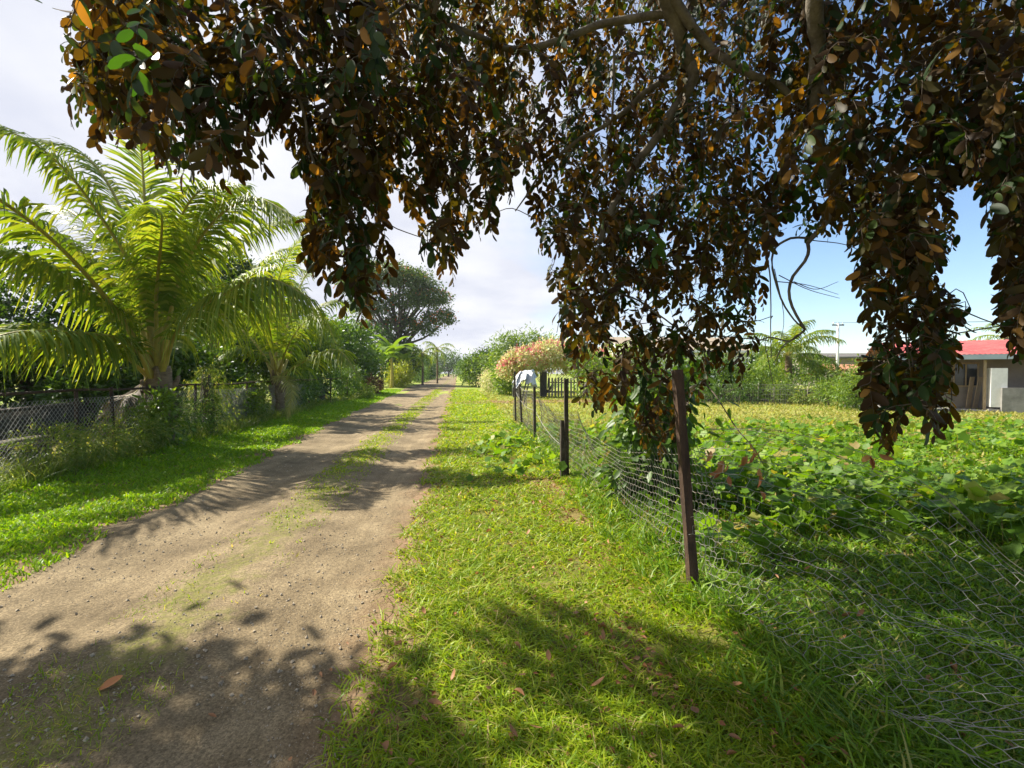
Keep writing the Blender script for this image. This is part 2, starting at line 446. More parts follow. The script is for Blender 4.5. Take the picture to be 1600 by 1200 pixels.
# wobble of the worn edge, finer close by
RL = RL + (fbm(ry * 6, 1.0, 21) - .5) * .25
RR = RR + (fbm(ry * 6, 4.0, 23) - .5) * .16
RX, RY = RL[:, None] * (1 - rx) + RR[:, None] * rx, np.repeat(ry[:, None], 40, 1)
ed = np.minimum(RX - RL[:, None], RR[:, None] - RX)          # the sheet sinks into the verge at its ragged edges
zo = .012 - .03 * np.exp(-ed / .10) * (1.5 * fbm(RX * 9, RY * 9, 25)) * np.clip(1.4 - RY / 40, 0, 1)
structure(MB().add(*grid(RX, RY, zo)).build('dirt_road', M['dirt']))
# driveway across the verge to the gate
dv = np.linspace(-.6, 9.5, 40)
dw = np.linspace(-1.1, 1.1, 9)
DX, DY = np.meshgrid(dv, dw, indexing='ij')
DY = 25.5 + DY * (1 + .3 * fbm(DX * 1.5, 2.2, 4)) + .1 * DX
structure(MB().add(*grid(DX, DY, .02)).build('driveway', M['dirt']))
# ------------------------------------------------------------------ grass
def blades(name, X, Y, L, W, bend, m, lean=.35, zoff=0.0):
    n = len(X)
    B = np.stack([X, Y, height(X, Y) - .006 + zoff], 1)
    a = rng.uniform(0, 2 * math.pi, n)
    S = np.stack([np.cos(a), np.sin(a), 0 * a], 1)
    b2 = rng.uniform(0, 2 * math.pi, n)
    D = np.stack([np.cos(b2), np.sin(b2), 0 * a], 1)
    up = np.array([0, 0, 1.0])
    V = []
    for tt, ww in ((0, 1), (.45, .85), (.8, .5), (1, .06)):
        c = B + (L * tt)[:, None] * norm(up + lean * D * rng.uniform(.3, 1.6, (n, 1))) + (bend * L * tt ** 2)[:, None] * (D - .45 * up)
        V += [c - S * (W * ww / 2)[:, None], c + S * (W * ww / 2)[:, None]]
    V = np.stack(V, 1).reshape(-1, 3)
    o = np.arange(n)[:, None] * 8
    F = np.concatenate([o + np.array([[0, 1, 3, 2]]), o + np.array([[2, 3, 5, 4]]), o + np.array([[4, 5, 7, 6]])])
    return stuff(MB().add(V, F).build(name, m))

def scatter(n, y0, y1, x0, x1, power):
    """points thinning out with distance"""
    u = rng.uniform(0, 1, n)
    k = 1 - power
    Y = (y0 ** k + u * (y1 ** k - y0 ** k)) ** (1 / k)
    xa = x0(Y) if callable(x0) else np.full(n, x0)
    xb = x1(Y) if callable(x1) else np.full(n, x1)
    return xa + rng.uniform(0, 1, n) * (xb - xa), Y

def lawn(name, n, y0, y1, x0, x1, power, L, W, m, patch=.30, bend=(.2, .8), edge=None):
    X, Y = scatter(n, y0, y1, x0, x1, power)
    keep = fbm(X * 2.3, Y * 2.3, 11) + .25 * (rng.uniform(0, 1, n) - .5) > patch
    # sparse, worn strip along the old fence
    worn = np.exp(-((X - 1.15 - .2 * np.sin(Y * 1.3)) / .22) ** 2) * (fbm(X * 1.5, Y * .8, 31) > .52)
    keep &= rng.uniform(0, 1, n) > worn * .85
    if edge is not None: keep &= edge(X, Y)
    X, Y = X[keep], Y[keep]
    d = np.hypot(X, Y)
    tall = .55 + .9 * fbm(X * 1.6, Y * 1.6, 17)
    l = L * tall * rng.uniform(.55, 1.35, len(X))
    return blades(name, X, Y, l, W * np.maximum(1, d / 3.2) * rng.uniform(.7, 1.3, len(X)), rng.uniform(*bend, len(X)), m)

lawn('verge_grass', 88000, .9, 45, lambda y: road_right(y) - .12, 1.75, 1.35, .085, .0095, M['grass'], .31, (.5, 1.4), edge=lambda X, Y: rng.uniform(0, 1, len(X)) < np.clip((X - road_right(Y) + .14 + .5 * (fbm(X * 4, Y * 4, 77) - .5)) / .34, .02, 1))
lawn('roadside_grass', 80000, 3.0, 45, -6.4, lambda y: road_left(y) + .15, 1.35, .07, .0075, M['lush_grass'], .24, edge=lambda X, Y: rng.uniform(0, 1, len(X)) < np.clip((road_left(Y) + .18 - X + .7 * (fbm(X * 3, Y * 3, 78) - .5)) / .45, .02, 1))
lawn('strip_grass', 9000, 1.2, 40, -2.25, -1.4, 1.5, .05, .005, M['grass'], .55)
lawn('strip_grass', 20000, 4.2, 45, -2.25, -1.35, 1.3, .055, .007, M['grass'], .40, edge=lambda X, Y: rng.uniform(0, 1, len(X)) < np.clip((Y - 4.2) / 5, 0, 1) * np.clip(1.25 - np.abs(X + 1.8 + .25 * (fbm(Y * .8, 1.5, 91) - .5)) / .36, 0, 1))
lawn('field_grass', 95000, .9, 13, 1.55, lambda y: 3.2 + y * 1.15, 1.5, .095, .013, M['field_grass'], .22, (.3, 1.0))
lawn('tall_fence_grass', 5000, 1.5, 14, 1.35, 2.15, 1.3, .18, .012, M['field_grass'], .46, (.3, 1.1))
lawn('dry_field_grass', 45000, 11, 40, 1.7, lambda y: 4 + y * 1.2, 1.2, .12, .007, M['dry_grass'], .2)
lawn('yard_grass', 25000, 5, 40, lambda y: -8 - y * .55, -6.5, 1.3, .09, .007, M['grass'], .3)

# ------------------------------------------------------------------ leaf templates
def leaf_template(n=5, fold=.18, droop=.15, shape=None, wid=.5):
    V, F = [], []
    for i in range(n + 1):
        s = i / n
        hw = wid / 2 * (shape(s) if shape else math.sin(math.pi * min(max(s * .94 + .03, 0), 1)) ** .75)
        z = -droop * s * s
        V += [(-hw, s, z + fold * hw), (0, s, z), (hw, s, z + fold * hw)]
    for i in range(n):
        a = i * 3
        F += [(a, a + 1, a + 4, a + 3), (a + 1, a + 2, a + 5, a + 4)]
    return np.array(V, float), np.array(F)
OVAL = leaf_template(5, .22, .12, wid=.47, shape=lambda s_: max(.03, math.sin(math.pi * min(1, max(0, s_ * .94 + .03)))) ** .48)
SLIM = leaf_template(3, .3, .3, wid=.24)
DIAMOND = (np.array([[0, 0, 0], [.28, .5, .06], [0, 1, -.06], [-.28, .5, .06]]), np.array([[0, 1, 2, 3]]))
def vine_template():
    V = [(0, 0, -.03)]; k = 10
    for i in range(k):
        a = 2 * math.pi * i / k
        r = .5 * (1 + .10 * math.cos(5 * a) - .45 * max(0, math.cos(a + math.pi)) ** 6)
        V.append((r * math.sin(a), r * math.cos(a), .05 * math.cos(5 * a) + .02))
    F = [(0, 1 + i, 1 + (i + 1) % k) for i in range(k)]
    return np.array(V), np.array(F)
VINE = vine_template()

def frames(axis, nrm, size):
    """columns: width, length, normal"""
    A = norm(axis)
    N_ = norm(nrm - (nrm * A).sum(-1, keepdims=True) * A)
    S = np.cross(A, N_)
    return np.stack([S, A, N_], -1) * np.asarray(size).reshape(-1, 1, 1)
def rand_dirs(n, up=0.0):
    v = rng.normal(size=(n, 3)); v[:, 2] += up
    return norm(v)

# ------------------------------------------------------------------ trees
def foliage(blobs, n, size, tpl=DIAMOND, per=22, spread=.55, up=.7, hang=.25, clump_scale=1.0, tipup=False):
    """clumps of leaves through the volume of some ellipsoids, denser towards the outside"""
    mb = MB()
    vol = np.array([b[3] * b[4] * b[5] for b in blobs]) ** .75
    cnt = np.maximum(1, (vol / vol.sum() * n / per)).astype(int)
    for (x, y, z, rx_, ry_, rz_), c in zip(blobs, cnt):
        d = rand_dirs(c)
        r = rng.uniform(.25, 1.0, (c, 1)) ** .45
        cc = np.array([x, y, z]) + d * r * np.array([rx_, ry_, rz_])
        cs = size * rng.uniform(1.0, 2.6, c) * clump_scale * spread * 2
        k = rng.poisson(per, c) + 3
        idx = np.repeat(np.arange(c), k)
        off = rng.normal(size=(len(idx), 3)) * cs[idx][:, None] * .55
        P = cc[idx] + off
        P[:, 2] = np.maximum(P[:, 2], .03)
        out = norm(off + d[idx] * .3)
        ax = norm(out + rng.normal(size=P.shape) * .5 + np.array([0, 0, hang if tipup else -hang]))
        nr = norm(rng.normal(size=P.shape) * .6 + np.array([0, 0, up]) + .3 * d[idx])
        sz = size * rng.uniform(.6, 1.25, len(P))
        mb.inst(*tpl, frames(ax, nr, sz), P)
    return mb

def trunk_mesh(base, top, r0, r1, targets, twist=.15, k=8):
    mb = MB()
    base, top = np.asarray(base, float), np.asarray(top, float)
    L = np.linalg.norm(top - base)
    mid = (base + top) / 2 + rng.normal(size=3) * np.array([1, 1, 0]) * twist * L * .4
    P = curve([base - [0, 0, .1], mid, top], 9)
    mb.tube(P, np.linspace(r0, r1, 9), k)
    for tg in targets:
        tg = np.asarray(tg, float)
        s = P[rng.integers(5, 9)]
        m_ = (s + tg) / 2 + rng.normal(size=3) * .08 * np.linalg.norm(tg - s) + [0, 0, .06 * np.linalg.norm(tg - s)]
        mb.tube(curve([s, m_, tg], 6), np.linspace(r1 * .8, r1 * .15, 6), 6)
    return mb

def tree(name, label, cat, base, trunk_h, r0, blobs, n, size, leafm, group=None, barkm='dark_bark', tpl=DIAMOND, flowers=None, **kw):
    """blobs are given relative to the base"""
    base = np.asarray(base, float)
    base = np.array([base[0], base[1], float(height(base[0], base[1]))])
    t_ = thing(name, label, cat, base, group)
    B = [(base[0] + b[0], base[1] + b[1], base[2] + b[2], b[3], b[4], b[5]) for b in blobs]
    if trunk_h:
        tg = [np.array(b[:3]) for b in B]
        tg += [np.array(b[:3]) + rand_dirs(1)[0] * np.array(b[3:]) * .7 for b in B for _ in range(2)]
        c = np.mean([b[:3] for b in B], 0)
        top = base + np.array([(c[0] - base[0]) * .4, (c[1] - base[1]) * .4, trunk_h])
        trunk_mesh(base, top, r0, r0 * .6, tg).build('trunk', M[barkm], t_)
    foliage(B, n, size, tpl, **kw).build('crown', M[leafm], t_)
    if flowers:
        fm, fn, fs = flowers
        mb = MB()
        for b in B:
            k = max(2, int(fn / len(B)))
            d = rand_dirs(k, .9)
            P = np.array(b[:3]) + d * np.array(b[3:]) * rng.uniform(.92, 1.08, (k, 1))
            q = 5
            P = np.repeat(P, q, 0) + rng.normal(size=(k * q, 3)) * fs * .9
            mb.inst(*DIAMOND, frames(rand_dirs(k * q, .3), rand_dirs(k * q, .5), fs * rng.uniform(.7, 1.3, k * q)), P)
        stuff(mb.build('flowers', M[fm], t_))
    return t_

# ------------------------------------------------------------------ palms
def frond_mesh(ctrl, llen, pairs, droop, width, start=.16, vee=.2, split=0.0):
    """leaflets along an arching midrib -> (leaflets MB, midrib MB)"""
    P = curve(ctrl, 40)
    T = norm(np.gradient(P, axis=0))
    S = norm(np.cross(T, np.array([0, 0, 1.0])) + 1e-4)
    # keep the side direction steady where the midrib stands upright
    for i in range(1, len(S)):
        if (S[i] * S[i - 1]).sum() < 0: S[i] = -S[i]
    for _ in range(6): S[1:-1] = norm(S[:-2] + S[1:-1] * 2 + S[2:])
    Nn = np.cross(S, T)
    ts = np.linspace(start, .995, pairs)
    f = ts * 39; i = np.clip(f.astype(int), 0, 38); fr = (f - i)[:, None]
    p0 = P[i] * (1 - fr) + P[i + 1] * fr; t0 = norm(T[i]); s0 = S[i]; n0 = Nn[i]
    prof = np.interp(ts, [start, .3, .55, .8, 1], [.55, .95, 1, .75, .35])
    V = []
    for sg in (-1, 1):
        L = (llen * prof * rng.uniform(.78, 1.12, pairs) * (1 - .75 * (rng.uniform(size=pairs) < .05)))[:, None]
        d = norm(sg * s0 * .85 + t0 * (.5 + .9 * (ts ** 3)[:, None]) + n0 * vee + rng.normal(size=p0.shape) * .12)
        dr = droop * rng.uniform(.6, 1.4, (pairs, 1))
        W = width * np.interp(ts, [start, .5, 1], [1, 1, .6])[:, None]
        st = []
        for q, wq in ((0, .6), (.3, 1), (.65, .8), (1, .05)):
            c = p0 + d * L * q * (1 - .25 * dr * q) + np.array([0, 0, -1.0]) * dr * L * q * q
            st += [c - t0 * W * wq / 2, c + t0 * W * wq / 2]
        V.append(np.stack(st, 1))
    V = np.concatenate(V).reshape(-1, 3)
    o = np.arange(pairs * 2)[:, None] * 8
    F = np.concatenate([o + np.array([[0, 1, 3, 2]]), o + np.array([[2, 3, 5, 4]]), o + np.array([[4, 5, 7, 6]])])
    rr = np.linspace(1, .12, 40) * max(.014, .0105 * np.linalg.norm(P[-1] - P[0]))
    rr[:7] *= np.linspace(2.2, 1, 7)
    return MB().add(V, F), MB().tube(P, rr, 6)

def palm(label, base, crown, fronds, r0, r1, group, llen=.75, pairs=75, width=.035, droop=.5, detail=True):
    base = np.array([base[0], base[1], float(height(base[0], base[1]))])
    t_ = thing('coconut_palm', label, 'palm tree', base, group)
    c = np.asarray(crown, float)
    P = curve([base - [0, 0, .1], base * .6 + c * .4 + [.03, .02, 0], c], 24)
    rad = np.interp(np.linspace(0, 1, 24), [0, .15, .5, 1], [r0, r0 * .85, (r0 + r1) / 2, r1])
    rad = rad * (1 + .05 * np.sin(np.arange(24) * 2.1))
    MB().tube(P, rad, 12).build('trunk', M['palm_trunk'], t_)
    if detail and len(fronds) > 9 and r0 > .255:            # cut stalk bases left on the trunk
        for k in range(11):
            az, zf = k * 2.4, .45 + .5 * k / 11
            q = P[int(zf * 23)]; hd = np.array([math.cos(az), math.sin(az), 0])
            rr_ = rad[int(zf * 23)]
            MB().tube(curve([q + hd * rr_ * .7 - [0, 0, .1], q + hd * (rr_ + .06) + [0, 0, .12], q + hd * (rr_ + .09) + [0, 0, .24]], 7), np.linspace(.075, .03, 7), 7).build('leaf_base', M['palm_trunk'], t_)
    for fr in fronds:
        ctrl, opt = fr
        if r0 > .255: ctrl = ctrl.copy(); ctrl[0] = ctrl[0] - [0, 0, rng.uniform(0, .3)] + norm(ctrl[1] - ctrl[0]) * [.12, .12, 0]
        a, b_ = frond_mesh(ctrl, llen * opt.get('l', 1), int(pairs * opt.get('n', 1)), opt.get('d', droop), width, opt.get('s', .16))
        f_ = a.build('frond', M[opt.get('m', 'palm_leaf')], t_)
        b_.build('midrib', M['rachis'], f_)
    return t_

def random_fronds(c, n, L, lo=-.2, hi=1.25, sag=.22):
    out = []
    for k in range(n):
        az = k * 2.39996 + rng.uniform(-.2, .2)
        el = lo + (hi - lo) * ((k + .5) / n) + rng.uniform(-.08, .08)
        l = L * rng.uniform(.85, 1.1)
        h = np.array([math.cos(az), math.sin(az), 0])
        pts = [c]
        e = el
        for s in range(4):
            e -= sag + .10 * s
            pts.append(pts[-1] + l / 4 * (h * math.cos(e) + np.array([0, 0, math.sin(e)])))
        out.append((np.array(pts), {}))
    return out

def pf(c, pts, **o):
    return (np.array([c] + [at(*p_) for p_ in pts]), o)

# near coconut palm on the left
c1 = at(246, 572, 10.3)
b1 = gp(247, 694)
b1 = np.array([c1[0], c1[1], 0]) * 1.0
F1 = [
    pf(c1, [(218, 445, 9.8), (155, 335, 9.2), (75, 240, 8.6), (-40, 180, 8.2)]),
    pf(c1, [(236, 460, 10.6), (228, 350, 10.8), (222, 250, 10.6), (212, 160, 10.0)], d=.25),
    pf(c1, [(244, 470, 9.7), (250, 395, 9.0), (252, 335, 8.3), (228, 322, 7.5)], d=.8, l=.9),
    pf(c1, [(205, 480, 10.2), (135, 400, 9.8), (55, 345, 9.5), (-40, 318, 9.2)]),
    pf(c1, [(195, 505, 9.7), (120, 445, 9.0), (40, 400, 8.4), (-60, 385, 7.8)], d=.75),
    pf(c1, [(185, 550, 9.6), (115, 520, 8.9), (40, 508, 8.2), (-60, 525, 7.6)], d=.8),
    pf(c1, [(285, 505, 9.7), (345, 462, 9.2), (415, 435, 8.8), (485, 465, 8.5)], d=.95, l=1.1),
    pf(c1, [(283, 480, 10.6), (330, 405, 11), (390, 362, 11.4), (470, 338, 11.8)]),
    pf(c1, [(215, 610, 9.9), (192, 625, 9.6), (176, 660, 9.4), (170, 700, 9.3)], d=.5, l=.4, m='palm_dry'),
    pf(c1, [(225, 450, 10.9), (190, 330, 11.2), (140, 250, 11.2), (70, 220, 11)], d=.5),
    pf(c1, [(280, 440, 9.8), (330, 350, 9.4), (395, 310, 9), (455, 335, 8.6)], d=.7),
    pf(c1, [(262, 450, 11), (290, 370, 11.5), (330, 310, 12.0), (385, 290, 12.6)]),
    pf(c1, [(255, 450, 10), (275, 360, 9.6), (310, 300, 9.2), (370, 285, 8.8)], d=.6),
    pf(c1, [(210, 470, 11.2), (160, 380, 12), (110, 330, 13), (60, 320, 14)]),
    pf(c1, [(270, 530, 11.2), (300, 500, 12.2), (340, 500, 13), (370, 530, 14)]),
    pf(c1, [(200, 535, 9.4), (120, 520, 8.2), (20, 520, 7.0), (-90, 560, 6.0)], d=.7),
    pf(c1, [(170, 470, 9.2), (40, 340, 7.8), (-160, 240, 6.4), (-420, 240, 5.4)], d=.5),
]
palm('tallest leaning-leaved coconut palm with thick yellow stalks behind the left wire fence', b1, c1, F1, .34, .24, 'coconut palms along the left side', 1.12, 120, .058, .66)
# second palm along the left
c2 = at(433, 578, 16.5)
F2 = [
    pf(c2, [(448, 545, 15.8), (474, 505, 15.0), (505, 497, 14.4), (528, 545, 14.0)], d=.95, m='palm_leaf'),
    pf(c2, [(458, 575, 15.6), (492, 556, 14.8), (530, 548, 14.2), (562, 590, 13.8)], d=.8),
    pf(c2, [(432, 530, 16.4), (428, 470, 16.4), (445, 410, 16.2), (470, 370, 16)], d=.4),
    pf(c2, [(415, 530, 16.6), (388, 480, 16.6), (350, 440, 16.4), (310, 440, 16)], d=.6),
    pf(c2, [(447, 520, 17), (468, 450, 17.4), (500, 400, 17.8), (540, 390, 18)], d=.5),
    pf(c2, [(410, 560, 16), (380, 545, 15.6), (350, 555, 15.2), (325, 590, 15)], d=.6),
    pf(c2, [(405, 545, 17), (370, 510, 17.6), (330, 500, 18), (290, 520, 18.6)]),
    pf(c2, [(460, 540, 17.2), (490, 490, 18), (520, 470, 18.6), (550, 480, 19.2)]),
    pf(c2, [(436, 590, 15.8), (446, 590, 15.2), (456, 610, 14.8), (450, 652, 14.6)], d=.5, m='palm_pale', l=.55),
    pf(c2, [(424, 530, 15.6), (418, 500, 15), (405, 480, 14.4), (385, 490, 13.8)], d=.8),
]
palm('smaller coconut palm with one dead frond hanging over the left fence', (c2[0], c2[1]), c2, F2, .26, .17, 'coconut palms along the left side', .92, 85, .06, .65)
c5 = at(335, 490, 18.5)
palm('coconut palm half hidden between the two near coconut palms', (c5[0], c5[1], 0), c5, random_fronds(c5, 18, 4.4, -.1, 1.45, .16), .24, .16, 'coconut palms along the left side', .95, 70, .065, .6)
# tall palm tip seen behind the near one
c3 = at(392, 435, 24)
palm('distant coconut palm rising behind the two near palms', (c3[0] - .3, c3[1], 0), c3, random_fronds(c3, 17, 3.9, -.4, 1.3), .2, .13, 'coconut palms along the left side', .9, 55, .075, .6)
# palms on the right, beyond the field
c4 = at(1232, 556, 28)
palm('coconut palm beside the white pole across the field', (c4[0], c4[1], 0), c4, random_fronds(c4, 17, 3.0, -.15, 1.45, .16), .25, .17, 'coconut palms beyond the field', .8, 60, .06, .8)
for (px_, py_, d_, L_, lab) in ((1532, 552, 44, 3.0, 'small coconut palm showing over the left end of the red roof'), (1572, 527, 44, 3.6, 'coconut palm rising highest behind the red roof')):
    cc = at(px_, py_, d_)
    palm(lab, (cc[0], cc[1], 0), cc, random_fronds(cc, 12, L_, -.3, 1.3), .22, .15, 'coconut palms beyond the field', .8, 36, .08, .55)
# slim palms further down the left side
for (px_, py_, d_, L_, lab) in ((660, 552, 62, 2.6, 'slim pale-trunked palm further down the left side of the track'), (683, 545, 70, 3.0, 'last slim palm on the left near the end of the track')):
    cc = at(px_, py_, d_)
    palm(lab, (cc[0], cc[1], 0), cc, random_fronds(cc, 10, L_, -.5, 1.2), .17, .11, 'slim palms down the track', .8, 26, .1, .7)

# ------------------------------------------------------------------ left side planting
def online(px_, X_):
    """ground point on the line x = X_ seen in pixel column px_ (road parallel)"""
    k = math.tan(math.atan((px_ - 800) / FPX) + YAW)
    return np.array([X_, X_ / k, 0.0])

DG = 'trees behind the left fence'
tree('shade_tree', 'dark broad tree at the far left behind the low wall', 'tree', (-15.5, 11, 0), 2.2, .2, [(0, 0, 3.4, 2.6, 2.2, 1.7), (1.6, 1, 2.6, 1.6, 1.5, 1.2), (-2, 0, 2.6, 1.8, 1.8, 1.8)], 10000, .22, 'leaf_dark', DG)
tree('shade_tree', 'dark tree directly behind the near coconut palm', 'tree', (-12.3, 15, 0), 1.6, .16, [(0, 0, 3.0, 2.3, 2.0, 2.0), (1.8, 1, 2.2, 1.6, 1.5, 1.6), (-1.5, 0, 2.2, 1.7, 1.5, 1.7)], 10000, .2, 'leaf_dark', DG, flowers=('orange_flower', 14, .07))
tree('shade_tree', 'bright green leafy tree between the two near coconut palms', 'tree', (-9.2, 15.5, 0), .9, .12, [(0, 0, 2.0, 1.5, 1.3, 1.3), (1.0, .8, 1.6, 1.1, 1.1, 1.0), (-.9, -.3, 1.4, 1.0, 1.0, .9)], 5200, .2, 'leaf_mid', DG, tpl=OVAL)
tree('shade_tree', 'tall mid green tree behind the second palm', 'tree', (-11.5, 24, 0), 2.0, .2, [(0, 0, 4.6, 2.8, 2.4, 2.6), (2.0, 0, 3.6, 1.9, 1.5, 2.0), (-2.2, 1, 4.8, 2.2, 1.8, 2.2), (1.6, 1, 5.4, 1.8, 1.6, 1.5)], 13000, .24, 'leaf_dark', DG)
tree('shade_tree', 'dense green mango-like tree right of the second palm', 'tree', (-8.3, 26, 0), 1.3, .18, [(0, 0, 3.1, 1.9, 1.8, 1.8), (1.0, -.8, 1.8, 1.3, 1.2, 1.3), (-1.3, 0, 2.2, 1.4, 1.3, 1.6)], 9000, .2, 'leaf_mid', DG)
tree('shade_tree', 'dark green tree in front of the orange-flowered tree', 'tree', (-8.2, 36, 0), 1.8, .2, [(0, 0, 3.4, 2.1, 2.0, 2.0), (1.2, 1, 2.2, 1.5, 1.5, 1.6), (-1.5, 2, 4.0, 1.9, 1.7, 1.9)], 8000, .26, 'leaf_mid', DG)
tree('shade_tree', 'row-end dark tree close to the track far away on the left', 'tree', (-7.6, 62, 0), 2.2, .25, [(0, 0, 3.8, 2.4, 2.6, 2.6), (.8, 4, 3.2, 2.0, 2.6, 2.2), (-2, -6, 4.6, 2.8, 2.6, 2.6)], 8000, .34, 'leaf_dark', DG)
tree('shade_tree', 'farthest grey green tree at the end of the track', 'tree', (-3.5, 185, 0), 3.0, .4, [(0, 0, 5.5, 5.5, 4, 4.0), (-6, 2, 4.5, 5, 4, 3.2), (4.5, 3, 3.6, 4, 3, 2.6)], 4200, .75, 'leaf_mid', DG)
tree('shade_tree', 'low tree on the left just before the end of the track', 'tree', (-9.0, 105, 0), 2.0, .3, [(0, 0, 3.6, 3.0, 4, 2.6), (1.0, 8, 3.2, 2.6, 4, 2.3)], 3600, .48, 'leaf_mid', DG)
# spreading tree with orange flowers
tb = at(622, 560, 60)
tree('tulip_tree', 'tall spreading tree topped with orange-red flowers left of the track', 'tree', (tb[0], tb[1], 0), 6.5, .42,
     [(-1.5, 0, 13.9, 3.4, 3.4, 1.1), (1.8, 0, 13.0, 3.2, 3.0, .95), (4.4, .5, 11.2, 2.3, 2.4, .8), (5.2, 0, 8.6, 2.1, 2.0, .7), (1.6, -1, 10.6, 2.6, 2.4, .75), (-4.6, 0, 12.6, 2.8, 3, 1.1), (-3.0, 0, 9.8, 2.8, 2.4, .8), (3.2, -1, 7.2, 2.0, 1.6, .6), (.2, 1, 8.2, 1.9, 1.6, .6), (-3, 1, 7.4, 2.2, 1.6, .7)],
     26000, .31, 'leaf_olive', None, 'dark_bark', flowers=('orange_flower', 190, .22), per=26)

# woods closing the view far away
mb = foliage([(x_, 270 + 30 * math.sin(x_ * .05), 3.5 + 2 * math.sin(x_ * .11), 9, 8, 5 + 2 * math.sin(x_ * .23)) for x_ in np.arange(-260, 330, 9)], 15000, .9)
stuff(mb.build('distant_woods', M['leaf_mid']))

# hedge line of short overgrown trunks and shrubs on the left fence
SG = 'overgrown shrubs along the left fence'
def shrub(label, base, blobs, n, size, m, name='shrub', group=SG, **kw):
    return tree(name, label, 'shrub', base, .35 if max(b[2] for b in blobs) > .8 else 0, .05, blobs, n, size, m, group, **kw)
for (px_, X_, h_, r_, mm_, lab) in (
        (322, -6.2, 1.6, .62, 'weed', 'thickest vine-wrapped stump on the left fence'),
        (398, -6.35, 1.35, .36, 'weed', 'vine-wrapped stump left of the dead palm frond'),
        (500, -6.7, 1.35, .5, 'leaf_dark', 'dark leafy stump right of the second palm')):
    b_ = online(px_, X_)
    t_ = tree('overgrown_stump', lab, 'stump', b_, h_ * .9, .17, [(0, 0, h_ * .3, r_ * 1.1, r_ * 1.1, h_ * .35), (0, 0, h_ * .75, r_ * .75, r_ * .75, h_ * .35)], 3600, .075, mm_, 'overgrown stumps along the left fence', tpl=SLIM, hang=1.2)
shrub('dark hedge filling the gap behind the low wall at the far left', (-12.6, 10.5, 0), [(-.6, -1.5, .9, 1.2, 1.4, .9), (0, 1.4, 1.1, 1.2, 1.5, 1.1), (.6, 4.4, 1.2, 1.2, 1.6, 1.2)], 8500, .15, 'leaf_dark', tpl=OVAL)
shrub('mid green hedge behind the near coconut palm trunk', (-9.4, 14.2, 0), [(-.6, 0, .8, 1.1, .9, .8), (.9, .6, 1.0, 1.0, .9, 1.0), (2.0, 1.6, .9, .9, .9, .9)], 6000, .14, 'leaf_mid', tpl=OVAL)
shrub('bright green sapling against the near left fence', online(243, -5.95), [(0, 0, .75, .3, .3, .3), (0, .1, .42, .35, .35, .3)], 900, .1, 'leaf_light', tpl=OVAL)
shrub('dry yellowish weeds at the foot of the nearest left fence post', online(75, -6.1), [(0, 0, .35, .45, .5, .35), (.1, .8, .3, .4, .5, .3)], 2200, .07, 'weed', tpl=SLIM)
shrub('dull bushy weeds right of the near fence post', online(205, -5.95), [(0, 0, .4, .5, .7, .42), (0, -.9, .3, .4, .6, .3)], 2600, .07, 'weed', tpl=SLIM)
shrub('low green weeds under the near coconut palm', online(262, -6.1), [(0, 0, .5, .5, .8, .5), (0, 1.1, .5, .4, .7, .5)], 3200, .08, 'leaf_mid', tpl=SLIM)
shrub('yellow green creeper left of the second palm', online(372, -6.6), [(0, 0, .6, .6, .8, .6)], 2200, .1, 'leaf_light', tpl=OVAL)
shrub('green hedge below the second palm', online(455, -6.6), [(0, 0, .7, .6, 1.2, .6), (0, 1.8, .8, .6, 1.2, .7)], 3800, .11, 'leaf_mid', tpl=OVAL)
shrub('dark hedge between the second palm and the red-leaved bush', online(535, -6.5), [(0, 0, .9, .7, 1.6, .8), (-.2, 2.5, 1.0, .7, 1.6, .9)], 4200, .13, 'leaf_mid', tpl=OVAL)
shrub('dark red-leaved bush beside the track on the left', online(583, -6.0), [(0, 0, .6, .6, 1.0, .6)], 1500, .16, 'leaf_red', tpl=SLIM)
shrub('low green bush in front of the red-leaved bush', online(572, -5.6), [(0, 0, .35, .5, .7, .38)], 1300, .12, 'leaf_light', tpl=SLIM)
shrub('bright yellow croton bush on the left of the track', online(622, -6.2), [(0, 0, 1.1, 1.1, 1.6, 1.1), (.1, 2, 1.2, 1.0, 1.5, 1.1)], 4200, .30, 'leaf_yellow', tpl=SLIM, tipup=True, hang=.9)
shrub('green bush right of the yellow croton', online(652, -6.3), [(0, 0, 1.2, 1.1, 2.5, 1.2), (.2, 5, 1.4, 1.2, 3, 1.4)], 3800, .26, 'leaf_mid', tpl=SLIM)
shrub('dark hedge on the left at the narrow end of the track', online(672, -6.4), [(0, 0, 1.6, 1.2, 5, 1.6), (0, 10, 1.8, 1.3, 5, 1.8), (.2, 22, 1.9, 1.3, 6, 1.9)], 4500, .34, 'leaf_dark')
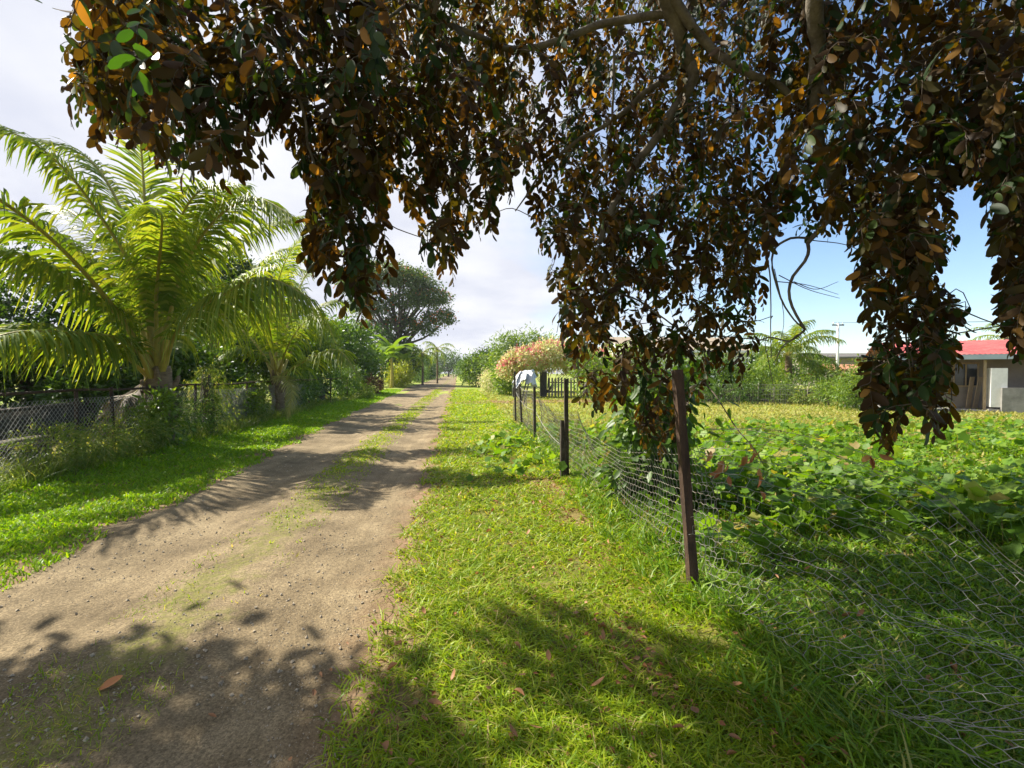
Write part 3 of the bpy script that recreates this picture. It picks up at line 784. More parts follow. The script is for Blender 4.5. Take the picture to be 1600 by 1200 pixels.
# banana plants
def banana(label, base, h, n, L):
    base = np.array([base[0], base[1], float(height(base[0], base[1]))])
    t_ = thing('banana_plant', label, 'plant', base, 'banana plants on the left')
    top = base + [0, 0, h]
    MB().tube(curve([base - [0, 0, .1], base + [.05, 0, h * .5], top], 8), np.linspace(.22, .10, 8), 8).build('stem', M['rachis'], t_)
    for k in range(n):
        az = k * 2.4 + rng.uniform(-.3, .3); el = rng.uniform(.75, 1.45)
        hd = np.array([math.cos(az), math.sin(az), 0]); e = el
        pts = [top]
        for s in range(4):
            pts.append(pts[-1] + L / 4 * (hd * math.cos(e) + np.array([0, 0, math.sin(e)]))); e -= .3 + .1 * s
        P = curve(pts, 14); T = norm(np.gradient(P, axis=0)); S = norm(np.cross(T, [0, 0, 1.0])); Nn = np.cross(S, T)
        hw = L * .17 * np.sin(np.linspace(.12, 1, 14) * math.pi) ** .6
        hw[:3] = [.03, .03, hw[2] * .6]
        V = np.stack([P - S * hw[:, None] + Nn * hw[:, None] * .25, P, P + S * hw[:, None] + Nn * hw[:, None] * .25], 1).reshape(-1, 3)
        F = np.concatenate([np.array([[a * 3, a * 3 + 1, a * 3 + 4, a * 3 + 3], [a * 3 + 1, a * 3 + 2, a * 3 + 5, a * 3 + 4]]) for a in range(13)])
        MB().add(V, F).build('leaf', M['leaf_light'], t_)
    return t_
banana('tall banana plant with one upright new leaf left of the track', online(612, -6.6), 3.0, 10, 3.4)
banana('banana plant behind the yellow croton', online(630, -6.4), 2.2, 9, 3.0)
banana('lower banana plant on the right of the clump', online(596, -7.0), 2.2, 8, 2.6)

# tree just beyond the left of the view, shading the near end of the track
tree('shade_tree', 'broad tree on the left verge nearest the camera, shading the track', 'tree', (-8.6, 3.6, 0), 2.6, .2,
     [(1.7, 1.5, 5.5, 2.0, .62, .45), (-.6, 0, 5.2, 1.6, 1.0, .9), (-1.6, -1, 4.4, 1.4, 1.2, 1.1)], 9500, .2, 'leaf_mid', DG, tpl=OVAL, per=18)

# ------------------------------------------------------------------ left fence and wall
def cable(mb, A, B, r, n=8, sag=0.0, k=3):
    s = np.linspace(0, 1, n)[:, None]
    P = np.asarray(A) * (1 - s) + np.asarray(B) * s
    P[:, 2] -= (4 * sag * s * (1 - s))[:, 0]
    mb.tube(P, r, k, cap=False)
lf = thing('wire_fence', 'rusty-railed chain link fence running along the left verge', 'fence', (-6.2, 7, 0))
mb = MB()
ry_ = np.linspace(2, 34, 30)
mb.tube(np.stack([np.full(30, -6.2) + .03 * np.sin(ry_), ry_, 1.30 + .02 * np.sin(ry_ * 1.7)], 1), .022, 8).build('top_rail', M['rust'], lf)
for y_ in (3.2, 5.9, 8.6, 9.4, 12.2, 15.0, 18, 21, 24.5, 28, 32):
    MB().tube([(-6.2 + rng.normal() * .02, y_, 0), (-6.2, y_, 1.34)], .028, 8).build('post', M['rust'], lf)
mb = MB()
sp_, H_ = .075, 1.12
for k in range(int(18 / sp_)):
    y_ = 2.2 + k * sp_
    for sg in (-1, 1):
        s = np.linspace(0, 1, 7)
        yy = y_ + sg * (s - .5) * H_ * .85
        sagz = .12 * fbm(yy * .6, 3.0, 8) + .30 * np.exp(-((yy - 5.2) / 1.0) ** 2)
        zz_ = .08 + s * (1.14 - sagz)
        xx = -6.17 + .12 * (fbm(yy * .7, zz_ * 1.5, 6) - .5)
        mb.tube(np.stack([xx, yy, zz_], 1), .0032, 3, cap=False)
mb.build('wire_mesh', M['wire'], lf)
lw = thing('low_wall', 'low dark concrete wall behind the left fence', 'wall', (-10.5, 10, 0))
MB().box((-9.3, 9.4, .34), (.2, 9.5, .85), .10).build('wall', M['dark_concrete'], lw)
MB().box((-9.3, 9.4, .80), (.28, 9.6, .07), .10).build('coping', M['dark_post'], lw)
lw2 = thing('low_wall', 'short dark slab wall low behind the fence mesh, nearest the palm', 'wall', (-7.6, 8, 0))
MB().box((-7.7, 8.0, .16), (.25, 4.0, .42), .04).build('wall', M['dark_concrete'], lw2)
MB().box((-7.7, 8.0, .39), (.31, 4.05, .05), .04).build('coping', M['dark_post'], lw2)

# ------------------------------------------------------------------ right fence
rf = thing('wire_fence', 'sagging old wire fence with leaning rusty posts right of the grass verge', 'fence', (1.7, 6, 0))
def post(mb_pts, w_, m_, lab=None):
    (a, b_) = mb_pts
    a, b_ = np.asarray(a, float), np.asarray(b_, float)
    d = norm(b_ - a)
    L = np.linalg.norm(b_ - a)
    n = 12
    s = np.linspace(0, 1, n)
    P = a + (b_ - a) * s[:, None]
    ax = norm(np.cross(d, [0, 1.0, 0])); ay = np.cross(d, ax)
    mb = MB()
    V = []
    for i in range(n):
        for (u, v) in ((-1, -1), (1, -1), (1, 1), (-1, 1)):
            q = w_ / 2 * (1 + .10 * (rng.uniform() - .5))
            V.append(P[i] + ax * u * q + ay * v * q)
    F = [np.array([[i * 4 + j, i * 4 + (j + 1) % 4, i * 4 + 4 + (j + 1) % 4, i * 4 + 4 + j] for i in range(n - 1) for j in range(4)]),
         np.array([[3, 2, 1, 0], [n * 4 - 4, n * 4 - 3, n * 4 - 2, n * 4 - 1]])]
    mb.add(V, F)
    o = mb.build('post', M[m_], rf, smooth=False)
    if lab: o['label'] = lab
    return o
pb1 = gp(1086, 934)
post((pb1 - [0, 0, .1], at(1058, 578, 3.55)), .062, 'rust', 'nearest leaning rusty square post')
pb2 = gp(886, 748)
post((pb2 - [0, 0, .1], at(884, 592, 7.25)), .058, 'dark_post')
pb2b = gp(880, 750)
post((pb2b - [0, 0, .1], at(880, 657, 7.3)), .085, 'dark_post', 'short broken stub beside the second post')
for (px_, py_, tx, ty) in ((836, 690, 835, 604), (816, 668, 812, 600), (806, 662, 804, 580), (811, 640, 824, 588), (817, 634, 828, 590)):
    g_ = gp(px_, py_); d_ = (g_ - CAM) @ C_F
    post((g_ - [0, 0, .1], at(tx, ty, d_)), .055, 'dark_post')
def hexmesh(S, nu, nv, r):
    """hexagon lattice wires over a surface S(u, v), nu x nv cells"""
    mb = MB()
    A, B = [], []
    def Pt(i, j, e):
        # brick-wall lattice nodes pushed into hexagons
        return (i + (.5 if j % 2 else 0) , j + (.16 if e else -.16))
    segs = []
    for j in range(nv):
        for i in range(nu):
            o_ = .5 * (j % 2)
            segs.append(((i + o_, j + .18), (i + o_ + .5, j + .5 - .18 + .0)))
            segs.append(((i + o_ + .5, j + .5 - .18), (i + o_ + 1, j + .18)))
            segs.append(((i + o_ + .5, j + .5 - .18), (i + o_ + .5, j + 1 + .18)))
    sg = np.array(segs)                                # (n, 2, 2)
    n = len(sg)
    A_ = S(sg[:, 0, 0] / nu, sg[:, 0, 1] / nv); B_ = S(sg[:, 1, 0] / nu, sg[:, 1, 1] / nv)
    keep = np.linalg.norm(B_ - A_, axis=1) < .25
    A_, B_ = A_[keep], B_[keep]; n = len(A_)
    T = norm(B_ - A_)
    ref = np.where(np.abs(T[:, 2:3]) < .7, np.array([[0, 0, 1.0]]), np.array([[1.0, 0, 0]]))
    U = norm(np.cross(T, ref)); W_ = np.cross(T, U)
    V = []
    for E in (A_, B_):
        for a in (0, 2.094, 4.188):
            V.append(E + r * (math.cos(a) * U + math.sin(a) * W_))
    V = np.stack(V, 1).reshape(-1, 3)
    o = np.arange(n)[:, None] * 6
    return mb.add(V, np.concatenate([o + np.array([[0, 1, 4, 3]]), o + np.array([[1, 2, 5, 4]]), o + np.array([[2, 0, 3, 5]])]))
Y1, Y2_ = pb1[1], pb2[1]
def S_stand(u, v):
    y = Y1 + u * (16.2 - Y1)
    top = np.interp(y, [Y1, Y1 + .6, (Y1 + Y2_) / 2, Y2_ - .5, Y2_, 9, 11.5, 13, 16], [1.05, .95, .74, .78, .98, .85, 1.1, 1.1, 1.15])
    vv = np.clip(v, 0, 1)
    x = 1.74 + .10 * (y - Y1) / 8 + .22 * (fbm(y * .9, vv * 1.5, 12) - .5) + .12 * np.sin(vv * 3.1) * (y < 11)
    return np.stack([x, y + .05 * fbm(y * 3, vv * 3, 2), .02 + vv * top + .04 * (fbm(y * 2.2, vv, 5) - .5)], -1)
hexmesh(S_stand, 180, 13, .0027).build('wire_mesh', M['old_wire'], rf)
def S_fall(u, v):
    y = Y1 - .02 - u * 2.6
    th = np.interp(u, [0, .06, .14, .3, .5, 1], [.02, .22, .75, 1.30, 1.47, 1.52])
    L = 1.28
    vv = np.clip(v, 0, 1.02)
    # lower edge stays on the fence line, upper edge rolls over to the right
    bul = .16 * np.sin(vv * math.pi) * np.exp(-((u - .10) / .13) ** 2)
    x = 1.72 + np.sin(th) * vv * L - bul * .9 + .22 * (fbm(u * 6, v * 4, 4) - .5) + .05 * u + .03 * (fbm(u * 25, v * 18, 44, 2) - .5)
    z = .05 + np.cos(th) * vv * L * .9 + bul * .35 + (.22 * fbm(u * 6 + 3, v * 4, 14) + .05 * fbm(u * 22, v * 14, 15, 2)) * np.minimum(1, u * 4 + .1)
    return np.stack([x, y - .25 * np.sin(th) * vv - .18 * (fbm(u * 7, v * 5, 8) - .5), np.maximum(z, height(x, y) + .02)], -1)
hexmesh(S_fall, 44, 19, .0016).build('fallen_mesh', M['wire'], rf)
mb = MB()
for k in range(2):                                      # loose strands along the rolled upper edge
    pts = [S_fall(np.array(u_), np.array(1.0 - .02 * k)) + rng.normal(size=3) * .025 for u_ in np.linspace(0, 1, 16)]
    mb.tube(curve(pts, 60), .0018, 4)
mb.build('selvage_wire', M['old_wire'], rf)
mb = MB()
cable(mb, at(806, 612, 15), at(836, 640, 11.5), .006, 10, .15, 4); cable(mb, at(836, 640, 11.5), at(884, 700, 7.3), .006, 10, .12, 4)
cable(mb, at(812, 604, 14), at(835, 606, 11.7), .006, 8, .1, 4)
mb.build('tie_wire', M['wire'], rf)

# ------------------------------------------------------------------ right side gate area
tp = at(822, 588, 16.5)
def lumpy(center, radii, seed, amp=.25, nu=22, nv=14):
    u, v = np.meshgrid(np.linspace(0, 2 * math.pi, nu, endpoint=False), np.linspace(-math.pi / 2, math.pi / 2, nv), indexing='ij')
    d = np.stack([np.cos(v) * np.cos(u), np.cos(v) * np.sin(u), np.sin(v)], -1)
    r = 1 + amp * (fbm(d[..., 0] * 3.2 + 5, d[..., 1] * 3.2 + d[..., 2] * 4.1, seed) - .5) * 2
    V = (np.asarray(center) + d * r[..., None] * np.asarray(radii)).reshape(-1, 3)
    i, j = np.meshgrid(np.arange(nu), np.arange(nv - 1), indexing='ij'); i, j = i.ravel(), j.ravel(); i2 = (i + 1) % nu
    return V, np.stack([i * nv + j, i2 * nv + j, i2 * nv + j + 1, i * nv + j + 1], 1)
g_ = gp(806, 660)
tu, tv = np.meshgrid(np.linspace(-1, 1, 46), np.linspace(-1, 1, 40), indexing='ij')
tr_ = np.hypot(tu, tv)
fold = .10 * np.sin(np.arctan2(tv, tu) * 7 + 4 * fbm(tu * 2 + 3, tv * 2, 5)) * np.minimum(1, tr_ * 1.4) + .16 * (fbm(tu * 3 + 9, tv * 3, 6) - .5)
tz = .16 * (1 - tr_ ** 2) - .30 * np.maximum(0, tr_ - .55) ** 1.2 + fold
tc_ = at(819, 588, 15.6)
tV = np.stack([tc_[0] + tu * .33 + fold * .8, tc_[1] + tv * .40 + .06 * np.sin(tu * 9), tc_[2] + tz + .06 * (fbm(tu * 6, tv * 6, 7) - .5)], -1).reshape(-1, 3)
ti, tj = np.meshgrid(np.arange(45), np.arange(39), indexing='ij'); tq = (ti * 40 + tj).ravel()
tag(MB().add(tV, np.stack([tq, tq + 1, tq + 41, tq + 40], 1)).build('tarp_bundle', M['tarp']), 'crumpled white tarp lying over the farthest fence posts', 'tarp')
for (px_, lab) in ((849, 'dark square gate post under the pink-flowered bush, with the drive beside it'), (806, 'dark gate post at the left end of the pink-flowered bush')):
    g_ = gp(px_, 620)
    t_ = thing('gate_post', lab, 'gate post', g_, 'gate posts')
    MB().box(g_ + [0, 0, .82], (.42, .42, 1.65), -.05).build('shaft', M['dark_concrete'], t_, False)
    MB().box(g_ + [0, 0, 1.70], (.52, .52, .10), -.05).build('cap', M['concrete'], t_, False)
pk = thing('picket_fence', 'grey weathered picket fence right of the dark gate post', 'fence', gp(870, 620))
a_, b_ = gp(858, 620), gp(985, 622)
for k in range(26):
    q = a_ + (b_ - a_) * k / 25
    MB().box(q + [0, 0, .62 + .03 * rng.uniform(-1, 1)], (.11, .03, 1.25), rng.uniform(-.04, .04)).build('picket', M['grey_wall'], pk, False)
for z_ in (.35, .95):
    MB().tube([a_ + [0, .05, z_], b_ + [0, .05, z_]], .03, 4).build('rail', M['dark_post'], pk)

BG = 'bushes along the right of the track'
def bush_at(label, px_, py_, d_, blobs, n, size, m, name='shrub', **kw):
    q = at(px_, py_, d_)
    return shrub(label, (q[0], q[1], 0), blobs, n, size, m, name, BG, **kw)
bush_at('wide pink and cream flowering bush spreading over the gate', 850, 560, 31.5, [(-1.2, 0, 2.4, 1.3, 1.2, .8), (.6, .2, 2.7, 1.6, 1.3, 1.0), (2.2, .2, 2.5, 1.4, 1.2, .9), (-2.2, 0, 1.9, .8, 1.0, .6), (3.6, .3, 2.2, 1.2, 1.2, .9)], 14000, .17, 'leaf_blossom', name='bougainvillea', flowers=('pink', 700, .12), tpl=OVAL)
bush_at('bright green tree rising behind the pink flowering bush', 805, 540, 40, [(-.6, 0, 3.5, 1.4, 1.3, 1.0), (.8, 0, 4.0, 1.5, 1.2, 1.0), (2.6, 0, 3.4, 1.5, 1.2, 1.1), (1, 0, 2.6, 1.8, 1.2, 1.2)], 6500, .30, 'leaf_light', tpl=SLIM)
bush_at('rounded green bush at the far right edge of the track', 752, 560, 52, [(0, 0, 1.9, 2.1, 2.2, 1.8), (2.0, -2, 1.6, 1.8, 2.0, 1.5), (.9, 3, 2.6, 2.2, 2.4, 1.9), (2.4, 1, 2.6, 1.6, 1.8, 1.4)], 9000, .24, 'leaf_light', tpl=OVAL)
bush_at('croton bush with reddish leaves low beside the right verge', 768, 590, 40, [(0, 0, .9, .9, 1.4, .8)], 1700, .2, 'leaf_blossom', tpl=SLIM)
bush_at('yellow green bush in front of the left gate post', 789, 595, 34, [(0, 0, .95, .9, 1.2, .95), (.3, 1.5, 1.6, 1.1, 1.2, 1.2)], 4200, .17, 'leaf_light', tpl=OVAL)
bush_at('farthest bush on the right of the track', 730, 570, 85, [(0, 0, 1.8, 2.2, 5, 1.9), (1, 9, 2.2, 2.4, 5, 2.2)], 3200, .36, 'leaf_mid')
bush_at('leafy yellow green shrub behind the pickets under the hanging branches', 990, 570, 27, [(-2.2, 0, 1.6, 1.5, 1.2, 1.3), (0, .4, 1.9, 1.6, 1.2, 1.4), (2.0, 0, 1.6, 1.5, 1.2, 1.2)], 5200, .17, 'leaf_light', tpl=OVAL)
bush_at('green shrub between the pickets and the near post', 1110, 575, 27, [(0, 0, 1.5, 1.7, 1.2, 1.2), (1.6, 0, 1.2, 1.2, 1.0, 1.0)], 3600, .17, 'leaf_mid', tpl=OVAL)

# dark shrub grown into the fence below the hanging branches
q = gp(1012, 775)
shrub('dark leafy shrub grown into the wire fence left of the nearest post', q, [(0, .1, .45, .42, .5, .45), (.05, .2, .95, .38, .45, .5), (.15, 0, 1.4, .36, .4, .45), (-.1, -.3, .2, .5, .5, .3)], 2300, .13, 'leaf_mid', group=None, tpl=OVAL, barkm='bark', hang=.9)

# ------------------------------------------------------------------ beyond the field
ff = thing('wire_fence', 'far wire fence with thin pale posts behind the field', 'fence', gp(1180, 634))
A_, B_ = gp(1010, 630), gp(1400, 634)
for k in range(12):
    q = A_ + (B_ - A_) * k / 11
    q = q + (B_ - A_) * rng.normal() * .015
    MB().tube([q, q + [rng.normal() * .06, 0, rng.uniform(.85, 1.15)]], .026, 6).build('post', M['grey_wall'], ff)
mb = MB()
for z_ in (.25, .5, .75, 1.0):
    cable(mb, A_ + [0, 0, z_], B_ + [0, 0, z_], .006, 20)
for k in range(150):
    q = A_ + (B_ - A_) * k / 149
    mb.tube([q + [0, 0, .05], q + [0, 0, 1.0]], .005, 3, False)
mb.build('wire_mesh', M['wire'], ff)
t_ = thing('block_wall', 'low dark block wall behind the far wire fence', 'wall', gp(1180, 629))
a_, b_ = gp(1030, 627), gp(1420, 630)
mid, L = (a_ + b_) / 2, np.linalg.norm(b_ - a_)
ang = math.atan2(b_[1] - a_[1], b_[0] - a_[0])
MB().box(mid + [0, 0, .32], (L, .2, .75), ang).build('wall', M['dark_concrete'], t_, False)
FG = 'bushes beyond the field'
for (px_, d_, bl, n_, s_, mm_, lab) in (
        (1190, 26, [(0, 0, 1.2, 1.0, 1.0, .9), (1.0, .2, 1.0, 1.0, .9, .7), (-.9, .2, 1.1, .9, .9, .9)], 3600, .2, 'leaf_light', 'mango bush right of the hanging branches, left of the palm across the field'),
        (1282, 26.5, [(0, 0, 1.35, .9, .8, .8), (.9, 0, 1.1, .7, .7, .6)], 2600, .2, 'leaf_light', 'bright bush in front of the white pole'),
        (1330, 26, [(0, 0, 1.1, .7, .7, .9), (.6, 0, 1.4, .6, .6, .6)], 1900, .18, 'weed', 'pale feathery bush right of the white pole'),
        (1295, 22.5, [(0, 0, .6, .5, .5, .55), (.1, 0, 1.0, .35, .35, .35)], 1000, .16, 'leaf_light', 'young sapling standing alone at the edge of the field'),
        (1390, 26, [(0, 0, 1.2, 1.2, .8, 1.0), (1.4, 0, 1.0, .9, .8, .8)], 2400, .18, 'leaf_light', 'bush behind the long hanging branch at the right'),
        (1258, 23.5, [(0, 0, .35, .6, .4, .35)], 700, .12, 'weed', 'low dry bush beside the young sapling'),
        (1120, 24, [(0, 0, .5, 1.3, .4, .5), (1.6, 0, .6, .8, .4, .6)], 1800, .14, 'leaf_mid', 'low spreading bush against the far fence just right of the nearest post'),
        (1338, 20.5, [(0, 0, .9, .7, .6, .8), (.5, 0, 1.5, .6, .5, .6), (-.5, 0, .6, .6, .5, .5)], 2600, .15, 'leaf_light', 'bright shrub in front of the left end of the red-roofed house'),
        (1410, 19.8, [(0, 0, 1.0, .8, .6, .8), (.9, 0, .8, .7, .5, .6)], 2200, .15, 'leaf_mid', 'green shrub against the red-roofed house behind the long hanging branch'),
        (1232, 24.5, [(0, 0, .5, .8, .4, .5), (-.5, 0, .8, .5, .4, .4)], 1400, .15, 'leaf_light', 'small bright bush against the far fence under the palm')):
    q = at(px_, 600, d_)
    tree('shrub', lab, 'shrub', (q[0], q[1], 0), .5, .05, bl, n_, s_, mm_, FG, tpl=SLIM)
tree('shade_tree', 'wide dark tree line standing behind the palm across the field', 'tree', at(1190, 580, 46) * [1, 1, 0], 1.5, .2, [(0, 0, 2.4, 3.2, 1.5, 1.5), (-4, 0, 2.2, 3, 1.5, 1.5), (4, 0, 1.9, 2.6, 1.5, 1.2)], 4200, .3, 'leaf_mid', FG)

# utility pole and its wires
g_ = at(1308, 600, 36); g_[2] = 0
t_ = thing('utility_pole', 'white utility pole standing among bushes across the field', 'pole', g_)
top = g_ + [0, 0, 5.3]
MB().tube([g_, top], np.array([.11, .085]), 10).build('shaft', M['white_paint'], t_)
MB().box(top - [0, 0, .15], (.9, .07, .09), -.1).build('crossarm', M['dark_post'], t_, False)
for k, dx in enumerate((-.38, .38)):
    MB().tube([top + [dx, 0, -.1], top + [dx, 0, .06]], .03, 8).build('insulator', M['white_paint'], t_)
mb = MB()
for dx in (-.38, .38):
    cable(mb, top + [dx, 0, .05], top + [34, -6 + dx, 1.4], .012, 24, .5)
mb.build('wires', M['dark_post'], t_)

# houses
def house(label, origin, rz, wdt, dep, wall_h, roof_h, wallm, roofm, fascia, over=.5, openings=(), extra=None):
    t_ = thing('house', label, 'house', origin)
    c_, s_ = math.cos(rz), math.sin(rz)
    Rm = np.array([[c_, -s_, 0], [s_, c_, 0], [0, 0, 1.0]])
    def W(p_): return np.asarray(origin) + Rm @ np.asarray(p_, float)
    def bx(c, s, name, m_, par=None):
        return MB().box(W(c), s, rz).build(name, M[m_], par or t_, False)
    bx((wdt / 2, dep / 2, wall_h / 2), (wdt, dep, wall_h), 'wall', wallm)
    # gable roof, ridge along the front, with thickness and ribs
    mb = MB()
    n = int((wdt + 2 * over) / .18)
    for sgn in (0, 1):
        xs = np.linspace(-.45, wdt + .45, n * 2 + 1)
        rib = .022 * (np.arange(len(xs)) % 2)
        y0_, y1_ = (-over, dep / 2) if sgn == 0 else (dep + over, dep / 2)
        e = np.stack([xs, np.full(len(xs), y0_), wall_h - .02 + rib], 1)
        r = np.stack([xs, np.full(len(xs), y1_), wall_h + roof_h + rib], 1)
        lo_ = np.concatenate([e, r]) - [0, 0, .06]
        V = np.concatenate([e, r, lo_]) @ Rm.T + np.asarray(origin)
        k = len(xs); i = np.arange(k - 1)
        F = [np.stack([i, i + 1, k + i + 1, k + i], 1), np.stack([2 * k + i, 3 * k + i, 3 * k + i + 1, 2 * k + i + 1], 1), np.stack([i, 2 * k + i, 2 * k + i + 1, i + 1], 1)]
        mb.add(V, F)
    mb.build('roof', M[roofm], t_, False)
    MB().add(np.array([W((0, 0.02, wall_h)), W((0, dep, wall_h)), W((0, dep / 2, wall_h + roof_h - .08)), W((wdt, 0.02, wall_h)), W((wdt, dep, wall_h)), W((wdt, dep / 2, wall_h + roof_h - .08))]), [np.array([[0, 2, 1], [3, 4, 5]])]).build('gable', M[wallm], t_, False)
    bx((wdt / 2, -over - .03, wall_h - .12), (wdt + .9, .04, .2), 'fascia', fascia)
    for (x0, z0, w_, h_) in openings:
        f_ = bx((x0 + w_ / 2, -.03, z0 + h_ / 2), (w_, .08, h_), 'window', 'planks')
        bx((x0 + w_ / 2, -.045, z0 + h_ / 2), (w_ - .14, .09, h_ - .14), 'pane', 'glass', f_)
        bx((x0 + w_ / 2, -.055, z0 + h_ / 2), (.05, .09, h_ - .14), 'mullion', 'planks', f_)
    if extra: extra(t_, W, bx)
    return t_
def veranda(t_, W, bx):
    for x_ in (2.7, 8.8):
        bx((x_, -1.25, 1.05), (.09, .09, 2.1), 'veranda_post', 'planks')
    bx((3.05, -1.3, 1.0), (.48, .48, 1.55), 'block_pillar', 'white_paint')
    bx((3.05, -1.3, .02), (.6, .6, .25), 'pillar_foot', 'concrete')
    for x_, tl in ((2.5, .12), (2.74, .16), (1.4, .1)):
        T = np.array([[1, 0, 0], [0, math.cos(tl), -math.sin(tl)], [0, math.sin(tl), math.cos(tl)]])
        MB().box(W((x_, -.35, .72)), (.2, .035, 1.4), 0, T).build('leaning_plank', M['planks'], t_, False)
    bx((5.9, -1.6, .5), (5.6, .18, 1.0), 'porch_wall', 'concrete')
    bx((4, -.7, .02), (12, 1.9, .14), 'porch_floor', 'concrete')
ho = gp(1396, 637)
house('low grey house with a red metal roof at the right edge of the field', ho, -.62, 13, 4.4, 2.35, .72, 'grey_wall', 'red_roof', 'blue_fascia', 1.5, [(.5, .98, .8, 1.05), (2.0, .98, .85, 1.05), (4.6, .95, 1.4, 1.1), (8.0, .95, 1.4, 1.1)], veranda)
h2 = at(1318, 600, 40); h2[2] = 0
house('small house with an orange roof partly hidden by bushes', h2, -.1, 4.5, 4, 1.35, .95, 'grey_wall', 'orange_roof', 'planks', .5, [(1, .4, 1, .7)])
h3 = at(1268, 600, 58); h3[2] = 0
house('long house with a dark flat-looking roof behind the white pole', h3, -.15, 16, 7, 3.5, .55, 'grey_wall', 'dark_roof', 'dark_roof', .8, [(2, 1, 1.5, 1.2), (7, 1, 1.5, 1.2)])
h4 = at(975, 600, 42); h4[2] = 0
house('house with a tan roof and white fascia behind the hanging branches', h4, -.05, 11, 7, 3.55, 1.4, 'white_paint', 'tan_roof', 'white_paint', .7, [(1.5, 1.1, 1.6, 1.3), (6, 1.1, 1.6, 1.3)])

# ------------------------------------------------------------------ vine cover in the field
def vines(name, X, Y, size, hmin, hmax):
    n = len(X)
    H = rng.uniform(hmin, hmax, n) * (.6 + .8 * fbm(X * 1.2, Y * 1.2, 41))
    P = np.stack([X, Y, height(X, Y) + H], 1)
    ax = rand_dirs(n) * [1, 1, .25]
    nr = norm(rng.normal(size=(n, 3)) * .6 + [-.25, .1, 1.1])
    mb = MB().inst(*VINE, frames(ax, nr, size), P)
    B = P - np.stack([rng.normal(size=n) * .06, rng.normal(size=n) * .06, H], 1)
    for a, b_ in zip(B, P):
        pass
    # petioles
    U = np.array([1.0, 0, 0]) * .004; W_ = np.array([0, 1.0, 0]) * .004
    V = np.stack([B - U, B + U, P + U, P - U], 1).reshape(-1, 3)
    mb.add(V, (np.arange(n)[:, None] * 4 + np.array([[0, 1, 2, 3]])))
    return stuff(mb.build(name, M['vine']))
X, Y = scatter(8500, 3.6, 13.0, 1.95, lambda y: 4 + y * 1.25, 1.1)
k = fbm(X * .55, Y * .55, 51) + .35 * np.clip((Y - 4.0) / 4, -.4, .5) - .14 * (X < 2.6) + .18 * np.clip((X - 3.5) / 2, 0, 1) * (Y < 6) + rng.uniform(-.09, .09, len(X)) > .55
X, Y = X[k], Y[k]
vines('vine_cover', X, Y, rng.uniform(.06, .21, len(X)), .05, .36)
X, Y = rng.normal(.95, .42, 170), rng.uniform(6.9, 11.5, 170)
k = (X < 1.7) & (X > .1) & (fbm(X * 1.3, Y * 1.3, 61) > .42)
vines('verge_vines', X[k], Y[k], rng.uniform(.10, .2, k.sum()), .06, .2)

# ------------------------------------------------------------------ weeds along the left fence, gravel, litter
X, Y = scatter(16000, 3.2, 34, -6.75, -5.75, 1.2)
k = fbm(X * 1.2, Y * .9, 71) + rng.uniform(-.15, .15, len(X)) > .46
X, Y = X[k], Y[k]
blades('fence_weeds', X, Y, rng.uniform(.15, .5, len(X)) * (.5 + fbm(Y * .8, 2.0, 73)), .008 * np.maximum(1, Y / 6), rng.uniform(.2, .9, len(X)), M['weed'])
ico = np.array([[1, 0, 0], [-1, 0, 0], [0, 1, 0], [0, -1, 0], [0, 0, 1], [0, 0, -1.0]]) * [1, .8, .6]
icf = np.array([[0, 2, 4], [2, 1, 4], [1, 3, 4], [3, 0, 4], [2, 0, 5], [1, 2, 5], [3, 1, 5], [0, 3, 5]])
X, Y = scatter(22000, 1.3, 16, lambda y: road_left(y) + .1, lambda y: road_right(y) - .02, 1.6)
k = fbm(X * 1.8, Y * 1.8, 81) + rng.uniform(-.2, .2, len(X)) > .48
X, Y = X[k], Y[k]
sz = .0025 + .013 * rng.uniform(0, 1, len(X)) ** 13 + .003 * rng.uniform(0, 1, len(X))
P = np.stack([X, Y, height(X, Y) + .012 + sz * .25], 1)
stuff(MB().inst(ico, icf, frames(rand_dirs(len(X)) * [1, 1, .3], rand_dirs(len(X), 1.5), sz), P).build('gravel', M['stone'], smooth=False))
# fine dry leaf litter in the worn patches
X = np.concatenate([rng.normal(1.15, .24, 2200), rng.uniform(-.5, 3, 1300)]); Y = 1.6 + 9 * rng.uniform(0, 1, 3500) ** 1.4
k = (fbm(X * 1.5, Y * .8, 31) > .50) | (np.arange(3500) > 2500)
X, Y = X[k], Y[k]
P = np.stack([X, Y, height(X, Y) + .015 + rng.uniform(0, .02, len(X))], 1)
stuff(MB().inst(*DIAMOND, frames(rand_dirs(len(X)) * [1, 1, .4], rand_dirs(len(X), 1.2), rng.uniform(.02, .05, len(X))), P).build('leaf_litter', M['litter'], smooth=False))
